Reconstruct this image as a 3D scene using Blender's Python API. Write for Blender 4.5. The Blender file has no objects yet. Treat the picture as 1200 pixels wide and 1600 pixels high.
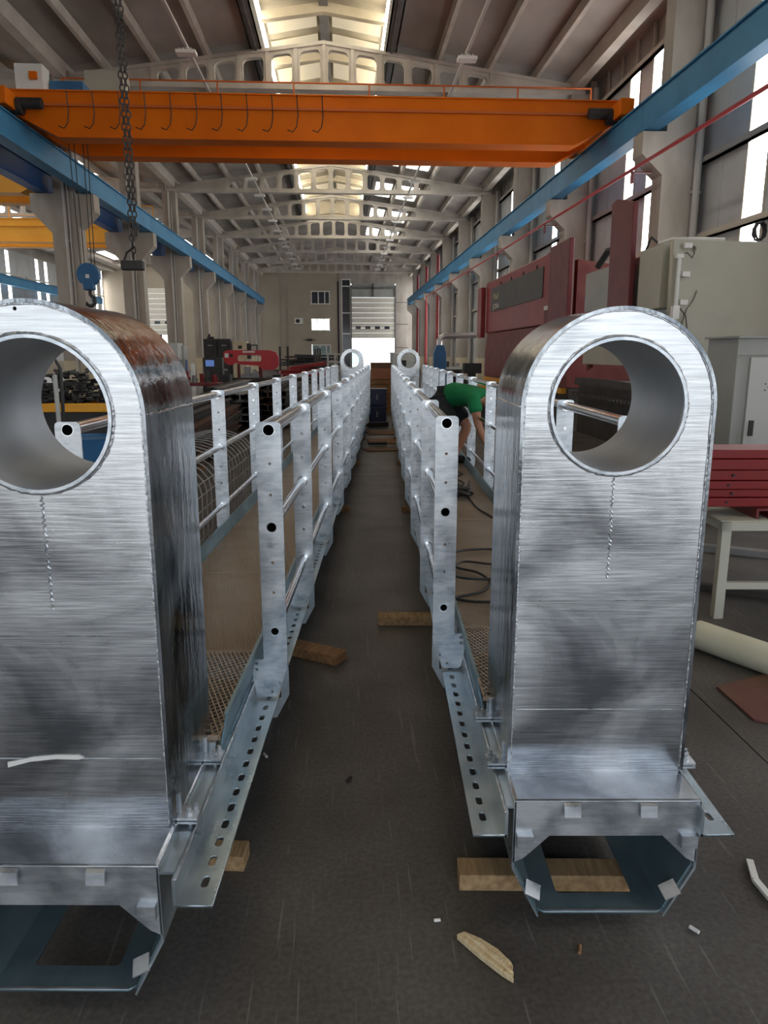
import bpy, bmesh, math, random
from mathutils import Vector, Matrix
R = math.radians
random.seed(7)
SC = bpy.context.scene
COL = SC.collection

# ------------------------------------------------------------------ camera, sky, sun, exposure
cam = bpy.data.cameras.new('camera')
cam.sensor_fit = 'VERTICAL'; cam.sensor_height = 24.0; cam.lens = 1150 / 1600 * 24.0
cam.clip_start = 0.05; cam.clip_end = 400
camo = bpy.data.objects.new('camera', cam); COL.objects.link(camo)
camo.location = (0, 0, 1.71)
camo.rotation_euler = (R(90 - 12.1), 0, R(-3.26))
SC.camera = camo

W = bpy.data.worlds.new('sky'); SC.world = W; W.use_nodes = True
nt = W.node_tree
bg = nt.nodes['Background']
tc = nt.nodes.new('ShaderNodeTexCoord'); sep = nt.nodes.new('ShaderNodeSeparateXYZ')
rmp = nt.nodes.new('ShaderNodeValToRGB')
rmp.color_ramp.elements[0].position = 0.45; rmp.color_ramp.elements[0].color = (0.80, 0.82, 0.82, 1)
rmp.color_ramp.elements[1].position = 1.0; rmp.color_ramp.elements[1].color = (0.45, 0.60, 0.85, 1)
mr = nt.nodes.new('ShaderNodeMapRange'); mr.inputs[1].default_value = -1
nt.links.new(tc.outputs['Generated'], sep.inputs[0]); nt.links.new(sep.outputs[2], mr.inputs[0])
nt.links.new(mr.outputs[0], rmp.inputs[0]); nt.links.new(rmp.outputs[0], bg.inputs[0])
bg.inputs[1].default_value = 2.4

sun = bpy.data.lights.new('sun', 'SUN'); sun.energy = 4.0; sun.angle = R(1.0); sun.color = (1, 0.95, 0.86)
suno = bpy.data.objects.new('sun', sun); COL.objects.link(suno)
suno.rotation_euler = (R(38), 0, R(-25))

vs = SC.view_settings
SC.display_settings.display_device = 'sRGB'
vs.view_transform = 'Standard'; vs.look = 'None'; vs.gamma = 1.0; vs.use_curve_mapping = False
vs.exposure = 0.28
SKYLIGHT = 5.0      # daylight through the translucent ridge
STRIP = 7.0         # daylight through the translucent wall strips
cy = SC.cycles
cy.max_bounces = 7; cy.diffuse_bounces = 4; cy.glossy_bounces = 4; cy.transmission_bounces = 3
cy.caustics_reflective = False; cy.caustics_refractive = False
cy.sample_clamp_indirect = 6.0
cy.use_denoising = True

# ------------------------------------------------------------------ frames
YW = R(3.26)
def cw(X, Y, z=0.0):
    """camera-heading ground frame -> hall frame"""
    c, s = math.cos(YW), math.sin(YW)
    return Vector((X * c + Y * s, -X * s + Y * c, z))

# ------------------------------------------------------------------ materials
MATS = {}
def pm(name, col, col2=None, scale=4.0, rough=0.6, metal=0.0, bump=0.0, stretch=(1, 1, 1), rough2=None,
       bscale=None, bstretch=None, lo=0.35, hi=0.65, spec=0.5, detail=4.0):
    if name in MATS: return MATS[name]
    m = bpy.data.materials.new(name); m.use_nodes = True; MATS[name] = m
    t = m.node_tree; b = t.nodes['Principled BSDF']
    b.inputs['Base Color'].default_value = (*col, 1); b.inputs['Roughness'].default_value = rough
    b.inputs['Metallic'].default_value = metal; b.inputs['Specular IOR Level'].default_value = spec
    m.diffuse_color = (*col, 1)
    co = t.nodes.new('ShaderNodeTexCoord')
    if col2 is not None or rough2 is not None:
        mp = t.nodes.new('ShaderNodeMapping'); mp.inputs['Scale'].default_value = stretch
        n = t.nodes.new('ShaderNodeTexNoise'); n.inputs['Scale'].default_value = scale; n.inputs['Detail'].default_value = detail
        t.links.new(co.outputs['Object'], mp.inputs[0]); t.links.new(mp.outputs[0], n.inputs['Vector'])
        if col2 is not None:
            r = t.nodes.new('ShaderNodeValToRGB')
            r.color_ramp.elements[0].position = lo; r.color_ramp.elements[0].color = (*col, 1)
            r.color_ramp.elements[1].position = hi; r.color_ramp.elements[1].color = (*col2, 1)
            t.links.new(n.outputs['Fac'], r.inputs[0]); t.links.new(r.outputs[0], b.inputs['Base Color'])
        if rough2 is not None:
            q = t.nodes.new('ShaderNodeMapRange'); q.inputs[1].default_value = lo; q.inputs[2].default_value = hi
            q.inputs[3].default_value = rough; q.inputs[4].default_value = rough2
            t.links.new(n.outputs['Fac'], q.inputs[0]); t.links.new(q.outputs[0], b.inputs['Roughness'])
    if bump:
        mp2 = t.nodes.new('ShaderNodeMapping'); mp2.inputs['Scale'].default_value = bstretch or stretch
        n2 = t.nodes.new('ShaderNodeTexNoise'); n2.inputs['Scale'].default_value = bscale or scale * 4; n2.inputs['Detail'].default_value = 3
        bp = t.nodes.new('ShaderNodeBump'); bp.inputs['Strength'].default_value = bump; bp.inputs['Distance'].default_value = 0.01
        t.links.new(co.outputs['Object'], mp2.inputs[0]); t.links.new(mp2.outputs[0], n2.inputs['Vector'])
        t.links.new(n2.outputs['Fac'], bp.inputs['Height']); t.links.new(bp.outputs[0], b.inputs['Normal'])
    return m
def em(name, col, strength):
    if name in MATS: return MATS[name]
    m = bpy.data.materials.new(name); m.use_nodes = True; MATS[name] = m
    b = m.node_tree.nodes['Principled BSDF']
    b.inputs['Base Color'].default_value = (*col, 1); b.inputs['Emission Color'].default_value = (*col, 1)
    b.inputs['Emission Strength'].default_value = strength; b.inputs['Roughness'].default_value = 0.5
    return m
def floor_mat():
    m = bpy.data.materials.new('oily_concrete'); m.use_nodes = True
    t = m.node_tree; b = t.nodes['Principled BSDF']; L = t.links.new
    co = t.nodes.new('ShaderNodeTexCoord'); geo = t.nodes.new('ShaderNodeNewGeometry')
    def noise(scale, detail, st=(1, 1, 1), rot=0):
        mp = t.nodes.new('ShaderNodeMapping'); mp.inputs['Scale'].default_value = st; mp.inputs['Rotation'].default_value = (0, 0, rot)
        n = t.nodes.new('ShaderNodeTexNoise'); n.inputs['Scale'].default_value = scale; n.inputs['Detail'].default_value = detail
        L(geo.outputs['Position'], mp.inputs[0]); L(mp.outputs[0], n.inputs['Vector']); return n.outputs['Fac']
    def ramp(f, p0, c0, p1, c1):
        r = t.nodes.new('ShaderNodeValToRGB'); r.color_ramp.elements[0].position = p0; r.color_ramp.elements[1].position = p1
        r.color_ramp.elements[0].color = (*c0, 1); r.color_ramp.elements[1].color = (*c1, 1); L(f, r.inputs[0]); return r.outputs[0]
    def mix(a, bb, f, mode='MIX'):
        x = t.nodes.new('ShaderNodeMixRGB'); x.blend_type = mode
        L(a, x.inputs[1]); L(bb, x.inputs[2])
        if isinstance(f, float): x.inputs[0].default_value = f
        else: L(f, x.inputs[0])
        return x.outputs[0]
    base = ramp(noise(1.7, 7), 0.3, (0.062, 0.056, 0.052), 0.7, (0.120, 0.111, 0.104))
    fine = ramp(noise(60, 3), 0.35, (0.75, 0.75, 0.75), 0.7, (1.2, 1.18, 1.15))
    c = mix(base, fine, 1.0, 'MULTIPLY')
    for rot, st, p in ((0.35, (34, 1.1, 1), 0.715), (-0.7, (40, 1.4, 1), 0.715), (1.25, (30, 1.0, 1), 0.725)):
        sc = ramp(noise(1.6, 2, st, rot), p - 0.04, (0, 0, 0), p + 0.01, (1, 1, 1))
        w = t.nodes.new('ShaderNodeRGB'); w.outputs[0].default_value = (0.24, 0.23, 0.22, 1)
        k = t.nodes.new('ShaderNodeMath'); k.operation = 'MULTIPLY'; k.inputs[1].default_value = 0.45; L(sc, k.inputs[0])
        c = mix(c, w.outputs[0], k.outputs[0])
    L(c, b.inputs['Base Color'])
    rr = t.nodes.new('ShaderNodeMapRange'); rr.inputs[3].default_value = 0.38; rr.inputs[4].default_value = 0.62
    L(noise(2.2, 4), rr.inputs[0]); L(rr.outputs[0], b.inputs['Roughness'])
    bp = t.nodes.new('ShaderNodeBump'); bp.inputs['Strength'].default_value = 0.12; bp.inputs['Distance'].default_value = 0.01
    L(noise(40, 4), bp.inputs['Height']); L(bp.outputs[0], b.inputs['Normal'])
    b.inputs['Specular IOR Level'].default_value = 0.4
    return m
def galv_mat(name, c0, c1, r0, r1, metal, st, bump, scale=3.0):
    m = bpy.data.materials.new(name); m.use_nodes = True; MATS[name] = m
    t = m.node_tree; b = t.nodes['Principled BSDF']; L = t.links.new
    co = t.nodes.new('ShaderNodeTexCoord')
    def noise(scale, detail, s=(1, 1, 1), d=0.0):
        mp = t.nodes.new('ShaderNodeMapping'); mp.inputs['Scale'].default_value = s
        n = t.nodes.new('ShaderNodeTexNoise'); n.inputs['Scale'].default_value = scale; n.inputs['Detail'].default_value = detail; n.inputs['Distortion'].default_value = d
        L(co.outputs['Object'], mp.inputs[0]); L(mp.outputs[0], n.inputs['Vector']); return n.outputs['Fac']
    big = noise(scale, 5, (1, 1, 1), 0.8); streak = noise(5, 6, st, 0.3); spang = noise(55, 2)
    r = t.nodes.new('ShaderNodeValToRGB'); r.color_ramp.elements[0].position = 0.38; r.color_ramp.elements[1].position = 0.62
    r.color_ramp.elements[0].color = (*c0, 1); r.color_ramp.elements[1].color = (*c1, 1)
    a = t.nodes.new('ShaderNodeMath'); a.operation = 'MULTIPLY_ADD'; a.inputs[1].default_value = 0.32
    L(streak, a.inputs[0])
    h = t.nodes.new('ShaderNodeMath'); h.operation = 'MULTIPLY'; h.inputs[1].default_value = 0.68; L(big, h.inputs[0]); L(h.outputs[0], a.inputs[2])
    L(a.outputs[0], r.inputs[0]); L(r.outputs[0], b.inputs['Base Color'])
    q = t.nodes.new('ShaderNodeMapRange'); q.inputs[1].default_value = 0.35; q.inputs[2].default_value = 0.65
    q.inputs[3].default_value = r0; q.inputs[4].default_value = r1; L(big, q.inputs[0]); L(q.outputs[0], b.inputs['Roughness'])
    s2 = t.nodes.new('ShaderNodeMath'); s2.operation = 'MULTIPLY_ADD'; s2.inputs[1].default_value = 0.35; L(spang, s2.inputs[0]); L(streak, s2.inputs[2])
    bp = t.nodes.new('ShaderNodeBump'); bp.inputs['Strength'].default_value = bump; bp.inputs['Distance'].default_value = 0.01
    L(s2.outputs[0], bp.inputs['Height']); L(bp.outputs[0], b.inputs['Normal'])
    b.inputs['Metallic'].default_value = metal
    return m
M = {}
M['floor'] = floor_mat()
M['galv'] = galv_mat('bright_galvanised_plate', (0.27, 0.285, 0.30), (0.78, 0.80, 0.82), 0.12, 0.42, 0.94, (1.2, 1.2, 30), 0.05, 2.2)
M['galv_side'] = galv_mat('streaked_galv_dark_reflection', (0.09, 0.105, 0.12), (0.50, 0.53, 0.56), 0.07, 0.22, 0.97, (14, 5, 1.2), 0.16, 3.0)  # streaked zinc, base colour lowered to paint in the dark floor reflection
M['galv_post'] = galv_mat('matt_galvanised_plate', (0.38, 0.42, 0.46), (0.74, 0.77, 0.80), 0.26, 0.42, 0.82, (3, 3, 14), 0.05, 7.0)
M['galv_beam'] = galv_mat('blue_grey_galvanised_steel', (0.36, 0.44, 0.49), (0.58, 0.65, 0.69), 0.26, 0.42, 0.82, (4, 0.6, 4), 0.08, 4.0)
M['galv_tube'] = pm('polished_galvanised_tube', (0.66, 0.68, 0.70), (0.80, 0.82, 0.84), 6, 0.16, 0.96)
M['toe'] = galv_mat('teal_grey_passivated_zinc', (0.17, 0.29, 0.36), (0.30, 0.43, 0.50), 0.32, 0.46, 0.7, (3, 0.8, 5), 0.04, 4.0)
M['zinc_shaded'] = galv_mat('zinc_with_painted_shade', (0.20, 0.31, 0.36), (0.30, 0.42, 0.47), 0.35, 0.5, 0.75, (3, 1, 3), 0.04, 4.0)  # galvanised metal with the base interior's shade painted into its colour
M['bore'] = pm('dull_zinc_bore', (0.40, 0.43, 0.46), (0.50, 0.53, 0.56), 4, 0.50, 0.55, 0.05, rough2=0.62)
M['weld'] = pm('weld_bead', (0.40, 0.41, 0.43), (0.70, 0.72, 0.74), 30, 0.38, 0.85, 0.5, bscale=90)
M['deck'] = pm('tan_stained_mesh', (0.40, 0.305, 0.22), (0.52, 0.44, 0.36), 2, 0.42, 0.4)
M['conc'] = pm('grey_precast_concrete', (0.30, 0.265, 0.225), (0.40, 0.36, 0.315), 1.6, 0.85, 0, 0.15, stretch=(1, 1, 0.35), bscale=12)
M['conc_light'] = pm('pale_precast_concrete', (0.42, 0.385, 0.33), (0.54, 0.50, 0.44), 1.4, 0.85, 0, 0.12, bscale=12)
M['base_paint'] = pm('cream_painted_concrete', (0.52, 0.44, 0.30), (0.58, 0.50, 0.36), 2, 0.7)
M['sheet'] = pm('dull_roof_sheet', (0.30, 0.265, 0.23), (0.44, 0.395, 0.35), 0.7, 0.8, 0, stretch=(1, 0.5, 1))
M['purlin'] = pm('pale_concrete_purlin', (0.46, 0.41, 0.34), (0.54, 0.49, 0.42), 1.5, 0.85)
M['tray'] = pm('dark_gutter_steel', (0.10, 0.10, 0.10), (0.15, 0.145, 0.14), 2, 0.6)
M['cream'] = pm('cream_roof_lining', (0.36, 0.31, 0.22), (0.42, 0.36, 0.26), 1.5, 0.7)
M['wall_panel'] = pm('grey_sandwich_panel', (0.40, 0.405, 0.40), (0.47, 0.475, 0.465), 0.8, 0.55, 0.05)
M['girt'] = pm('beige_steel_girt', (0.50, 0.46, 0.38), None, rough=0.6)
M['end_wall'] = pm('beige_plaster', (0.35, 0.30, 0.235), (0.40, 0.345, 0.27), 0.5, 0.9)
M['dark_glass'] = pm('dark_window_glass', (0.035, 0.045, 0.06), None, rough=0.12, spec=0.6)
M['green_glass'] = pm('greenish_window_glass', (0.20, 0.30, 0.30), (0.26, 0.36, 0.35), 2, rough=0.2)
M['frame_white'] = pm('white_window_frame', (0.72, 0.71, 0.68), None, rough=0.5)
M['door_panel'] = pm('cream_white_door_panel', (0.66, 0.62, 0.53), (0.70, 0.66, 0.57), 3, 0.5)
M['orange'] = pm('orange_crane_paint', (0.66, 0.135, 0.003), (0.74, 0.165, 0.004), 0.8, 0.5, spec=0.15)
M['orange_dark'] = pm('dusty_orange_paint', (0.55, 0.12, 0.015), None, rough=0.6)
M['yellow'] = pm('yellow_crane_paint', (0.80, 0.36, 0.02), (0.86, 0.42, 0.03), 1, 0.5)
M['blue'] = pm('light_blue_rail_paint', (0.035, 0.18, 0.34), (0.05, 0.22, 0.40), 1.2, 0.5, spec=0.25)
M['blue_dark'] = pm('deep_blue_rail_paint', (0.012, 0.075, 0.26), None, rough=0.5)
M['red'] = pm('red_machine_paint', (0.21, 0.008, 0.011), (0.25, 0.016, 0.016), 2, 0.4, 0, 0.02)
M['red_worn'] = pm('worn_red_paint', (0.13, 0.014, 0.013), (0.17, 0.035, 0.028), 2.5, 0.6, lo=0.4, hi=0.75)
M['maroon'] = pm('maroon_steel', (0.12, 0.010, 0.014), (0.155, 0.022, 0.022), 3, 0.5)
M['beige'] = pm('beige_machine_paint', (0.38, 0.365, 0.295), (0.43, 0.41, 0.335), 1.2, 0.5, 0, 0.02)
M['grey_paint'] = pm('grey_machine_paint', (0.30, 0.31, 0.29), (0.36, 0.365, 0.34), 1.5, 0.5)
M['cab'] = pm('pale_grey_cabinet', (0.46, 0.47, 0.45), (0.50, 0.51, 0.49), 2, 0.45)
M['black'] = pm('black_steel', (0.018, 0.018, 0.020), (0.035, 0.033, 0.032), 3, 0.6)
M['dark'] = pm('dark_mill_steel', (0.032, 0.029, 0.028), (0.065, 0.055, 0.05), 2.5, 0.55, 0.3)
M['rust'] = pm('rusty_steel', (0.06, 0.03, 0.02), (0.11, 0.055, 0.035), 3, 0.75, 0.1)
M['grey_steel'] = pm('grey_bar_steel', (0.20, 0.20, 0.20), (0.30, 0.30, 0.30), 3, 0.45, 0.5)
M['wood'] = pm('rough_sawn_timber', (0.29, 0.18, 0.085), (0.46, 0.31, 0.16), 3, 0.8, 0, 0.3, stretch=(2, 14, 14), bscale=10)
M['wood_dark'] = pm('stained_timber', (0.22, 0.11, 0.045), (0.38, 0.21, 0.10), 3, 0.8, 0, 0.3, stretch=(2, 14, 14), bscale=10)
M['splinter'] = pm('splintered_pale_wood', (0.66, 0.50, 0.28), (0.80, 0.66, 0.42), 6, 0.8, 0, 0.4, stretch=(1, 14, 8), bscale=10)
M['ply'] = pm('brown_board', (0.16, 0.085, 0.045), (0.23, 0.13, 0.07), 2, 0.75)
M['navy'] = pm('navy_crate_plastic', (0.012, 0.018, 0.075), None, rough=0.4)
M['pale_text'] = pm('pale_print', (0.62, 0.62, 0.58), None, rough=0.7)
M['yel_text'] = pm('yellowish_print', (0.60, 0.56, 0.38), None, rough=0.7)
M['white'] = pm('white_plastic', (0.75, 0.75, 0.72), None, rough=0.5)
M['cloth_green'] = pm('green_cotton', (0.004, 0.17, 0.055), (0.006, 0.20, 0.07), 6, 0.9, 0, 0.2, bscale=25)
M['cloth_black'] = pm('black_cotton', (0.012, 0.013, 0.016), (0.022, 0.023, 0.027), 6, 0.9, 0, 0.2, bscale=25)
M['skin'] = pm('tanned_skin', (0.42, 0.20, 0.12), (0.48, 0.24, 0.15), 5, 0.55)
M['hair'] = pm('dark_hair', (0.02, 0.014, 0.01), None, rough=0.6)
M['cable'] = pm('black_rubber_cable', (0.012, 0.012, 0.013), None, rough=0.5)
M['cream_tube'] = pm('cream_painted_tube', (0.58, 0.57, 0.43), (0.66, 0.64, 0.50), 3, 0.5)
M['table_paint'] = pm('chipped_pale_green_paint', (0.50, 0.50, 0.42), (0.30, 0.20, 0.11), 5, 0.65, lo=0.60, hi=0.72)
M['rust_plate'] = pm('rust_stained_plate', (0.17, 0.09, 0.055), (0.15, 0.05, 0.05), 3, 0.5, 0.2)
M['blue_unit'] = pm('blue_enamel', (0.03, 0.13, 0.29), (0.04, 0.15, 0.32), 2, 0.45)
M['duct'] = pm('bright_spiral_duct', (0.55, 0.55, 0.54), (0.66, 0.66, 0.65), 3, 0.32, 0.8)
M['pipe_grey'] = pm('grey_downpipe', (0.46, 0.44, 0.41), None, rough=0.5)
M['pipe_red'] = pm('red_fire_pipe', (0.42, 0.035, 0.04), None, rough=0.45)
M['sky_pane'] = em('translucent_ridge_pane', (1.0, 0.93, 0.78), SKYLIGHT * 1.6)
M['milk_pane'] = em('milky_ridge_lining_pane', (1.0, 0.86, 0.62), 0.30)
MATS['milky_ridge_lining_pane'].node_tree.nodes['Principled BSDF'].inputs['Base Color'].default_value = (0.42, 0.36, 0.26, 1)
M['roof_pane'] = em('translucent_roof_strip', (1.0, 0.97, 0.92), SKYLIGHT * 0.55)
M['strip_pane'] = em('translucent_wall_strip', (0.97, 0.98, 1.0), STRIP)
M['bright_pane'] = em('sunlit_window_pane', (1.0, 0.99, 0.95), 3.0)
M['ground'] = pm('pale_yard_ground', (0.52, 0.50, 0.46), (0.58, 0.56, 0.52), 0.3, 0.9)
M['hazard'] = pm('hazard_red', (0.45, 0.10, 0.10), None, rough=0.6)
M['cardboard'] = pm('brown_cardboard', (0.36, 0.16, 0.09), (0.42, 0.20, 0.12), 2, 0.8)
M['screen'] = em('lit_screen', (0.10, 0.18, 0.45), 0.5)
M['pale_blue'] = pm('pale_blue_truck_paint', (0.42, 0.62, 0.70), None, rough=0.5)
M['red_bright'] = pm('bright_red_saw_paint', (0.45, 0.010, 0.018), (0.50, 0.016, 0.024), 2, 0.4)

# ------------------------------------------------------------------ geometry helpers
class MB:
    def __init__(s): s.v = []; s.f = []
    def _add(s, vs, fs):
        o = len(s.v); s.v += [tuple(p) for p in vs]; s.f += [tuple(i + o for i in f) for f in fs]; return s
    def box(s, x0, x1, y0, y1, z0, z1):
        x0, x1 = min(x0, x1), max(x0, x1); y0, y1 = min(y0, y1), max(y0, y1); z0, z1 = min(z0, z1), max(z0, z1)
        vs = [(x0, y0, z0), (x1, y0, z0), (x1, y1, z0), (x0, y1, z0), (x0, y0, z1), (x1, y0, z1), (x1, y1, z1), (x0, y1, z1)]
        return s._add(vs, [(3, 2, 1, 0), (4, 5, 6, 7), (0, 1, 5, 4), (1, 2, 6, 5), (2, 3, 7, 6), (3, 0, 4, 7)])
    def obox(s, c, size, mat):
        hx, hy, hz = [q / 2 for q in size]; c = Vector(c)
        vs = [c + mat @ Vector(p) for p in ((-hx, -hy, -hz), (hx, -hy, -hz), (hx, hy, -hz), (-hx, hy, -hz), (-hx, -hy, hz), (hx, -hy, hz), (hx, hy, hz), (-hx, hy, hz))]
        return s._add(vs, [(3, 2, 1, 0), (4, 5, 6, 7), (0, 1, 5, 4), (1, 2, 6, 5), (2, 3, 7, 6), (3, 0, 4, 7)])
    def bar(s, a, b, w, h):
        a, b = Vector(a), Vector(b); d = (b - a); l = d.length; d.normalize()
        up = Vector((0, 0, 1)) if abs(d.z) < 0.95 else Vector((0, 1, 0))
        x = d.cross(up).normalized(); z = x.cross(d)
        return s.obox((a + b) / 2, (w, l, h), Matrix((x, d, z)).transposed())
    def prism(s, poly, axis, a, b):
        """poly of 2D points extruded along axis: 'y' -> (x,z), 'x' -> (y,z), 'z' -> (x,y)"""
        f = {'y': lambda p, t: (p[0], t, p[1]), 'x': lambda p, t: (t, p[0], p[1]), 'z': lambda p, t: (p[0], p[1], t)}[axis]
        n = len(poly); vs = [f(p, a) for p in poly] + [f(p, b) for p in poly]
        fs = [tuple(range(n)), tuple(range(2 * n - 1, n - 1, -1))] + [(i, i + n, (i + 1) % n + n, (i + 1) % n) for i in range(n)]
        return s._add(vs, fs)
    def tube(s, pts, r, n=8, caps=True, closed=False):
        pts = [Vector(p) for p in pts]; k = len(pts); rr = r if isinstance(r, (list, tuple)) else [r] * k
        vs = []; prev = None
        for i, p in enumerate(pts):
            if closed: d = pts[(i + 1) % k] - pts[i - 1]
            else: d = pts[min(i + 1, k - 1)] - pts[max(i - 1, 0)]
            d.normalize()
            if prev is None:
                up = Vector((0, 0, 1)) if abs(d.z) < 0.9 else Vector((1, 0, 0)); x = d.cross(up).normalized()
            else: x = (prev - d * prev.dot(d)).normalized()
            prev = x; y = d.cross(x)
            vs += [p + (x * math.cos(2 * math.pi * j / n) + y * math.sin(2 * math.pi * j / n)) * rr[i] for j in range(n)]
        fs = []
        for i in range(k if closed else k - 1):
            a = i * n; b = ((i + 1) % k) * n
            fs += [(a + j, a + (j + 1) % n, b + (j + 1) % n, b + j) for j in range(n)]
        if caps and not closed: fs += [tuple(range(n - 1, -1, -1)), tuple((k - 1) * n + j for j in range(n))]
        return s._add(vs, fs)
    def cyl(s, a, b, r, n=12, caps=True): return s.tube([a, b], r, n, caps)
    def pipe(s, a, b, ro, ri, n=24):
        """hollow tube with end rings"""
        a, b = Vector(a), Vector(b); d = (b - a).normalized(); up = Vector((0, 0, 1)) if abs(d.z) < 0.9 else Vector((1, 0, 0))
        x = d.cross(up).normalized(); y = d.cross(x); vs = []
        for p, r in ((a, ro), (b, ro), (b, ri), (a, ri)):
            vs += [p + (x * math.cos(2 * math.pi * j / n) + y * math.sin(2 * math.pi * j / n)) * r for j in range(n)]
        fs = []
        for i in range(4):
            p, q = i * n, ((i + 1) % 4) * n
            fs += [(p + j, p + (j + 1) % n, q + (j + 1) % n, q + j) for j in range(n)]
        return s._add(vs, fs)
    def lathe(s, prof, c, n=24):
        vs = []; c = Vector(c)
        for r, z in prof: vs += [c + Vector((r * math.cos(2 * math.pi * j / n), r * math.sin(2 * math.pi * j / n), z)) for j in range(n)]
        k = len(prof); fs = []
        for i in range(k - 1): fs += [(i * n + j, i * n + (j + 1) % n, (i + 1) * n + (j + 1) % n, (i + 1) * n + j) for j in range(n)]
        fs += [tuple(range(n - 1, -1, -1)), tuple((k - 1) * n + j for j in range(n))]
        return s._add(vs, fs)
    def mesh(s, name):
        me = bpy.data.meshes.new(name); me.from_pydata(s.v, [], s.f); fix(me); return me
    def build(s, name, mat, parent=None, smooth=False, bevel=0.0, kind=None, loc=None):
        return link(name, s.mesh(name), mat, parent, smooth, bevel, kind, loc)
def fix(me):
    bm = bmesh.new(); bm.from_mesh(me); bmesh.ops.recalc_face_normals(bm, faces=bm.faces); bm.to_mesh(me); bm.free(); me.update()
def link(name, me, mat, parent=None, smooth=False, bevel=0.0, kind=None, loc=None):
    o = bpy.data.objects.new(name, me); COL.objects.link(o)
    if mat is not None and not me.materials: me.materials.append(M[mat] if isinstance(mat, str) else mat)
    if parent: o.parent = parent
    if loc: o.location = loc
    if smooth:
        me.polygons.foreach_set('use_smooth', [True] * len(me.polygons)); me.set_sharp_from_angle(angle=R(40))
    if bevel:
        b = o.modifiers.new('bevel', 'BEVEL'); b.width = bevel; b.segments = 2; b.limit_method = 'ANGLE'
    if kind: o['kind'] = kind
    return o
TMP = bpy.data.scenes.new('tmp')
def plate(outline, holes, t, mp):
    """flat plate with real holes; mp maps (x, y, d) to space"""
    cu = bpy.data.curves.new('c', 'CURVE'); cu.dimensions = '2D'; cu.fill_mode = 'BOTH'; cu.extrude = t / 2
    for poly in [outline] + holes:
        sp = cu.splines.new('POLY'); sp.points.add(len(poly) - 1)
        for q, p in zip(sp.points, poly): q.co = (p[0], p[1], 0, 1)
        sp.use_cyclic_u = True
    ob = bpy.data.objects.new('c', cu); TMP.collection.objects.link(ob)
    vl = TMP.view_layers[0]; vl.update(); dg = vl.depsgraph
    me = bpy.data.meshes.new_from_object(ob.evaluated_get(dg))
    bpy.data.objects.remove(ob); bpy.data.curves.remove(cu)
    for v in me.vertices: v.co = mp(*v.co)
    bm = bmesh.new(); bm.from_mesh(me); bmesh.ops.remove_doubles(bm, verts=bm.verts, dist=1e-5)
    bmesh.ops.recalc_face_normals(bm, faces=bm.faces); bm.to_mesh(me); bm.free(); me.materials.clear()
    return me
def circle(x, y, r, n=16): return [(x + r * math.cos(2 * math.pi * i / n), y + r * math.sin(2 * math.pi * i / n)) for i in range(n)]
def rrect(x0, x1, y0, y1, r, n=4):
    p = []
    for cx, cy, a in ((x1 - r, y1 - r, 0), (x0 + r, y1 - r, 90), (x0 + r, y0 + r, 180), (x1 - r, y0 + r, 270)):
        p += [(cx + r * math.cos(R(a + 90 * i / n)), cy + r * math.sin(R(a + 90 * i / n))) for i in range(n + 1)]
    return p
def rquad(pts, r, n=3):
    """rounded polygon"""
    out = []; k = len(pts)
    for i in range(k):
        p = Vector(pts[i]); a = Vector(pts[i - 1]) - p; b = Vector(pts[(i + 1) % k]) - p
        ra = min(r, a.length * 0.45); rb = min(r, b.length * 0.45); a.normalize(); b.normalize()
        p0 = p + a * ra; p2 = p + b * rb
        for j in range(n + 1):
            t = j / n; q = p0 * (1 - t) ** 2 + p * 2 * t * (1 - t) + p2 * t * t; out.append((q.x, q.y))
    return out
def thing(name, label, cat, loc=(0, 0, 0), rotz=0.0, group=None):
    o = bpy.data.objects.new(name, None); COL.objects.link(o); o.empty_display_size = 0.1
    o.location = loc; o.rotation_euler = (0, 0, rotz); o['label'] = label; o['category'] = cat
    if group: o['group'] = group
    return o
def tag(o, label, cat, group=None):
    o['label'] = label; o['category'] = cat
    if group: o['group'] = group
    return o
def struct(o): o['kind'] = 'structure'; return o
def kids(o): return [c for c in o.children]
def copy_tree(o, parent=None):
    c = o.copy(); COL.objects.link(c); c.parent = parent
    for ch in kids(o): copy_tree(ch, c)
    return c
def text_mesh(s, size, mat, parent, loc, rot, name='lettering', depth=0.004):
    cu = bpy.data.curves.new('t', 'FONT'); cu.body = s; cu.size = size; cu.extrude = depth
    ob = bpy.data.objects.new('t', cu); TMP.collection.objects.link(ob)
    vl = TMP.view_layers[0]; vl.update(); me = bpy.data.meshes.new_from_object(ob.evaluated_get(vl.depsgraph))
    bpy.data.objects.remove(ob); bpy.data.curves.remove(cu); me.materials.clear()
    o = link(name, me, mat, parent); o.location = loc; o.rotation_euler = rot; return o
ORD = ['first', 'second', 'third', 'fourth', 'fifth', 'sixth', 'seventh', 'eighth', 'ninth', 'tenth', 'eleventh', 'twelfth']


# ------------------------------------------------------------------ the hall
XC = -0.42; Y0 = 17.9; BAY = 7.5
XL, XR = -8.2, 7.35           # inner faces of the columns
def ty(k): return Y0 + BAY * k
def ztop(x): return 11.15 - abs(x - XC) * 0.1375

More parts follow.
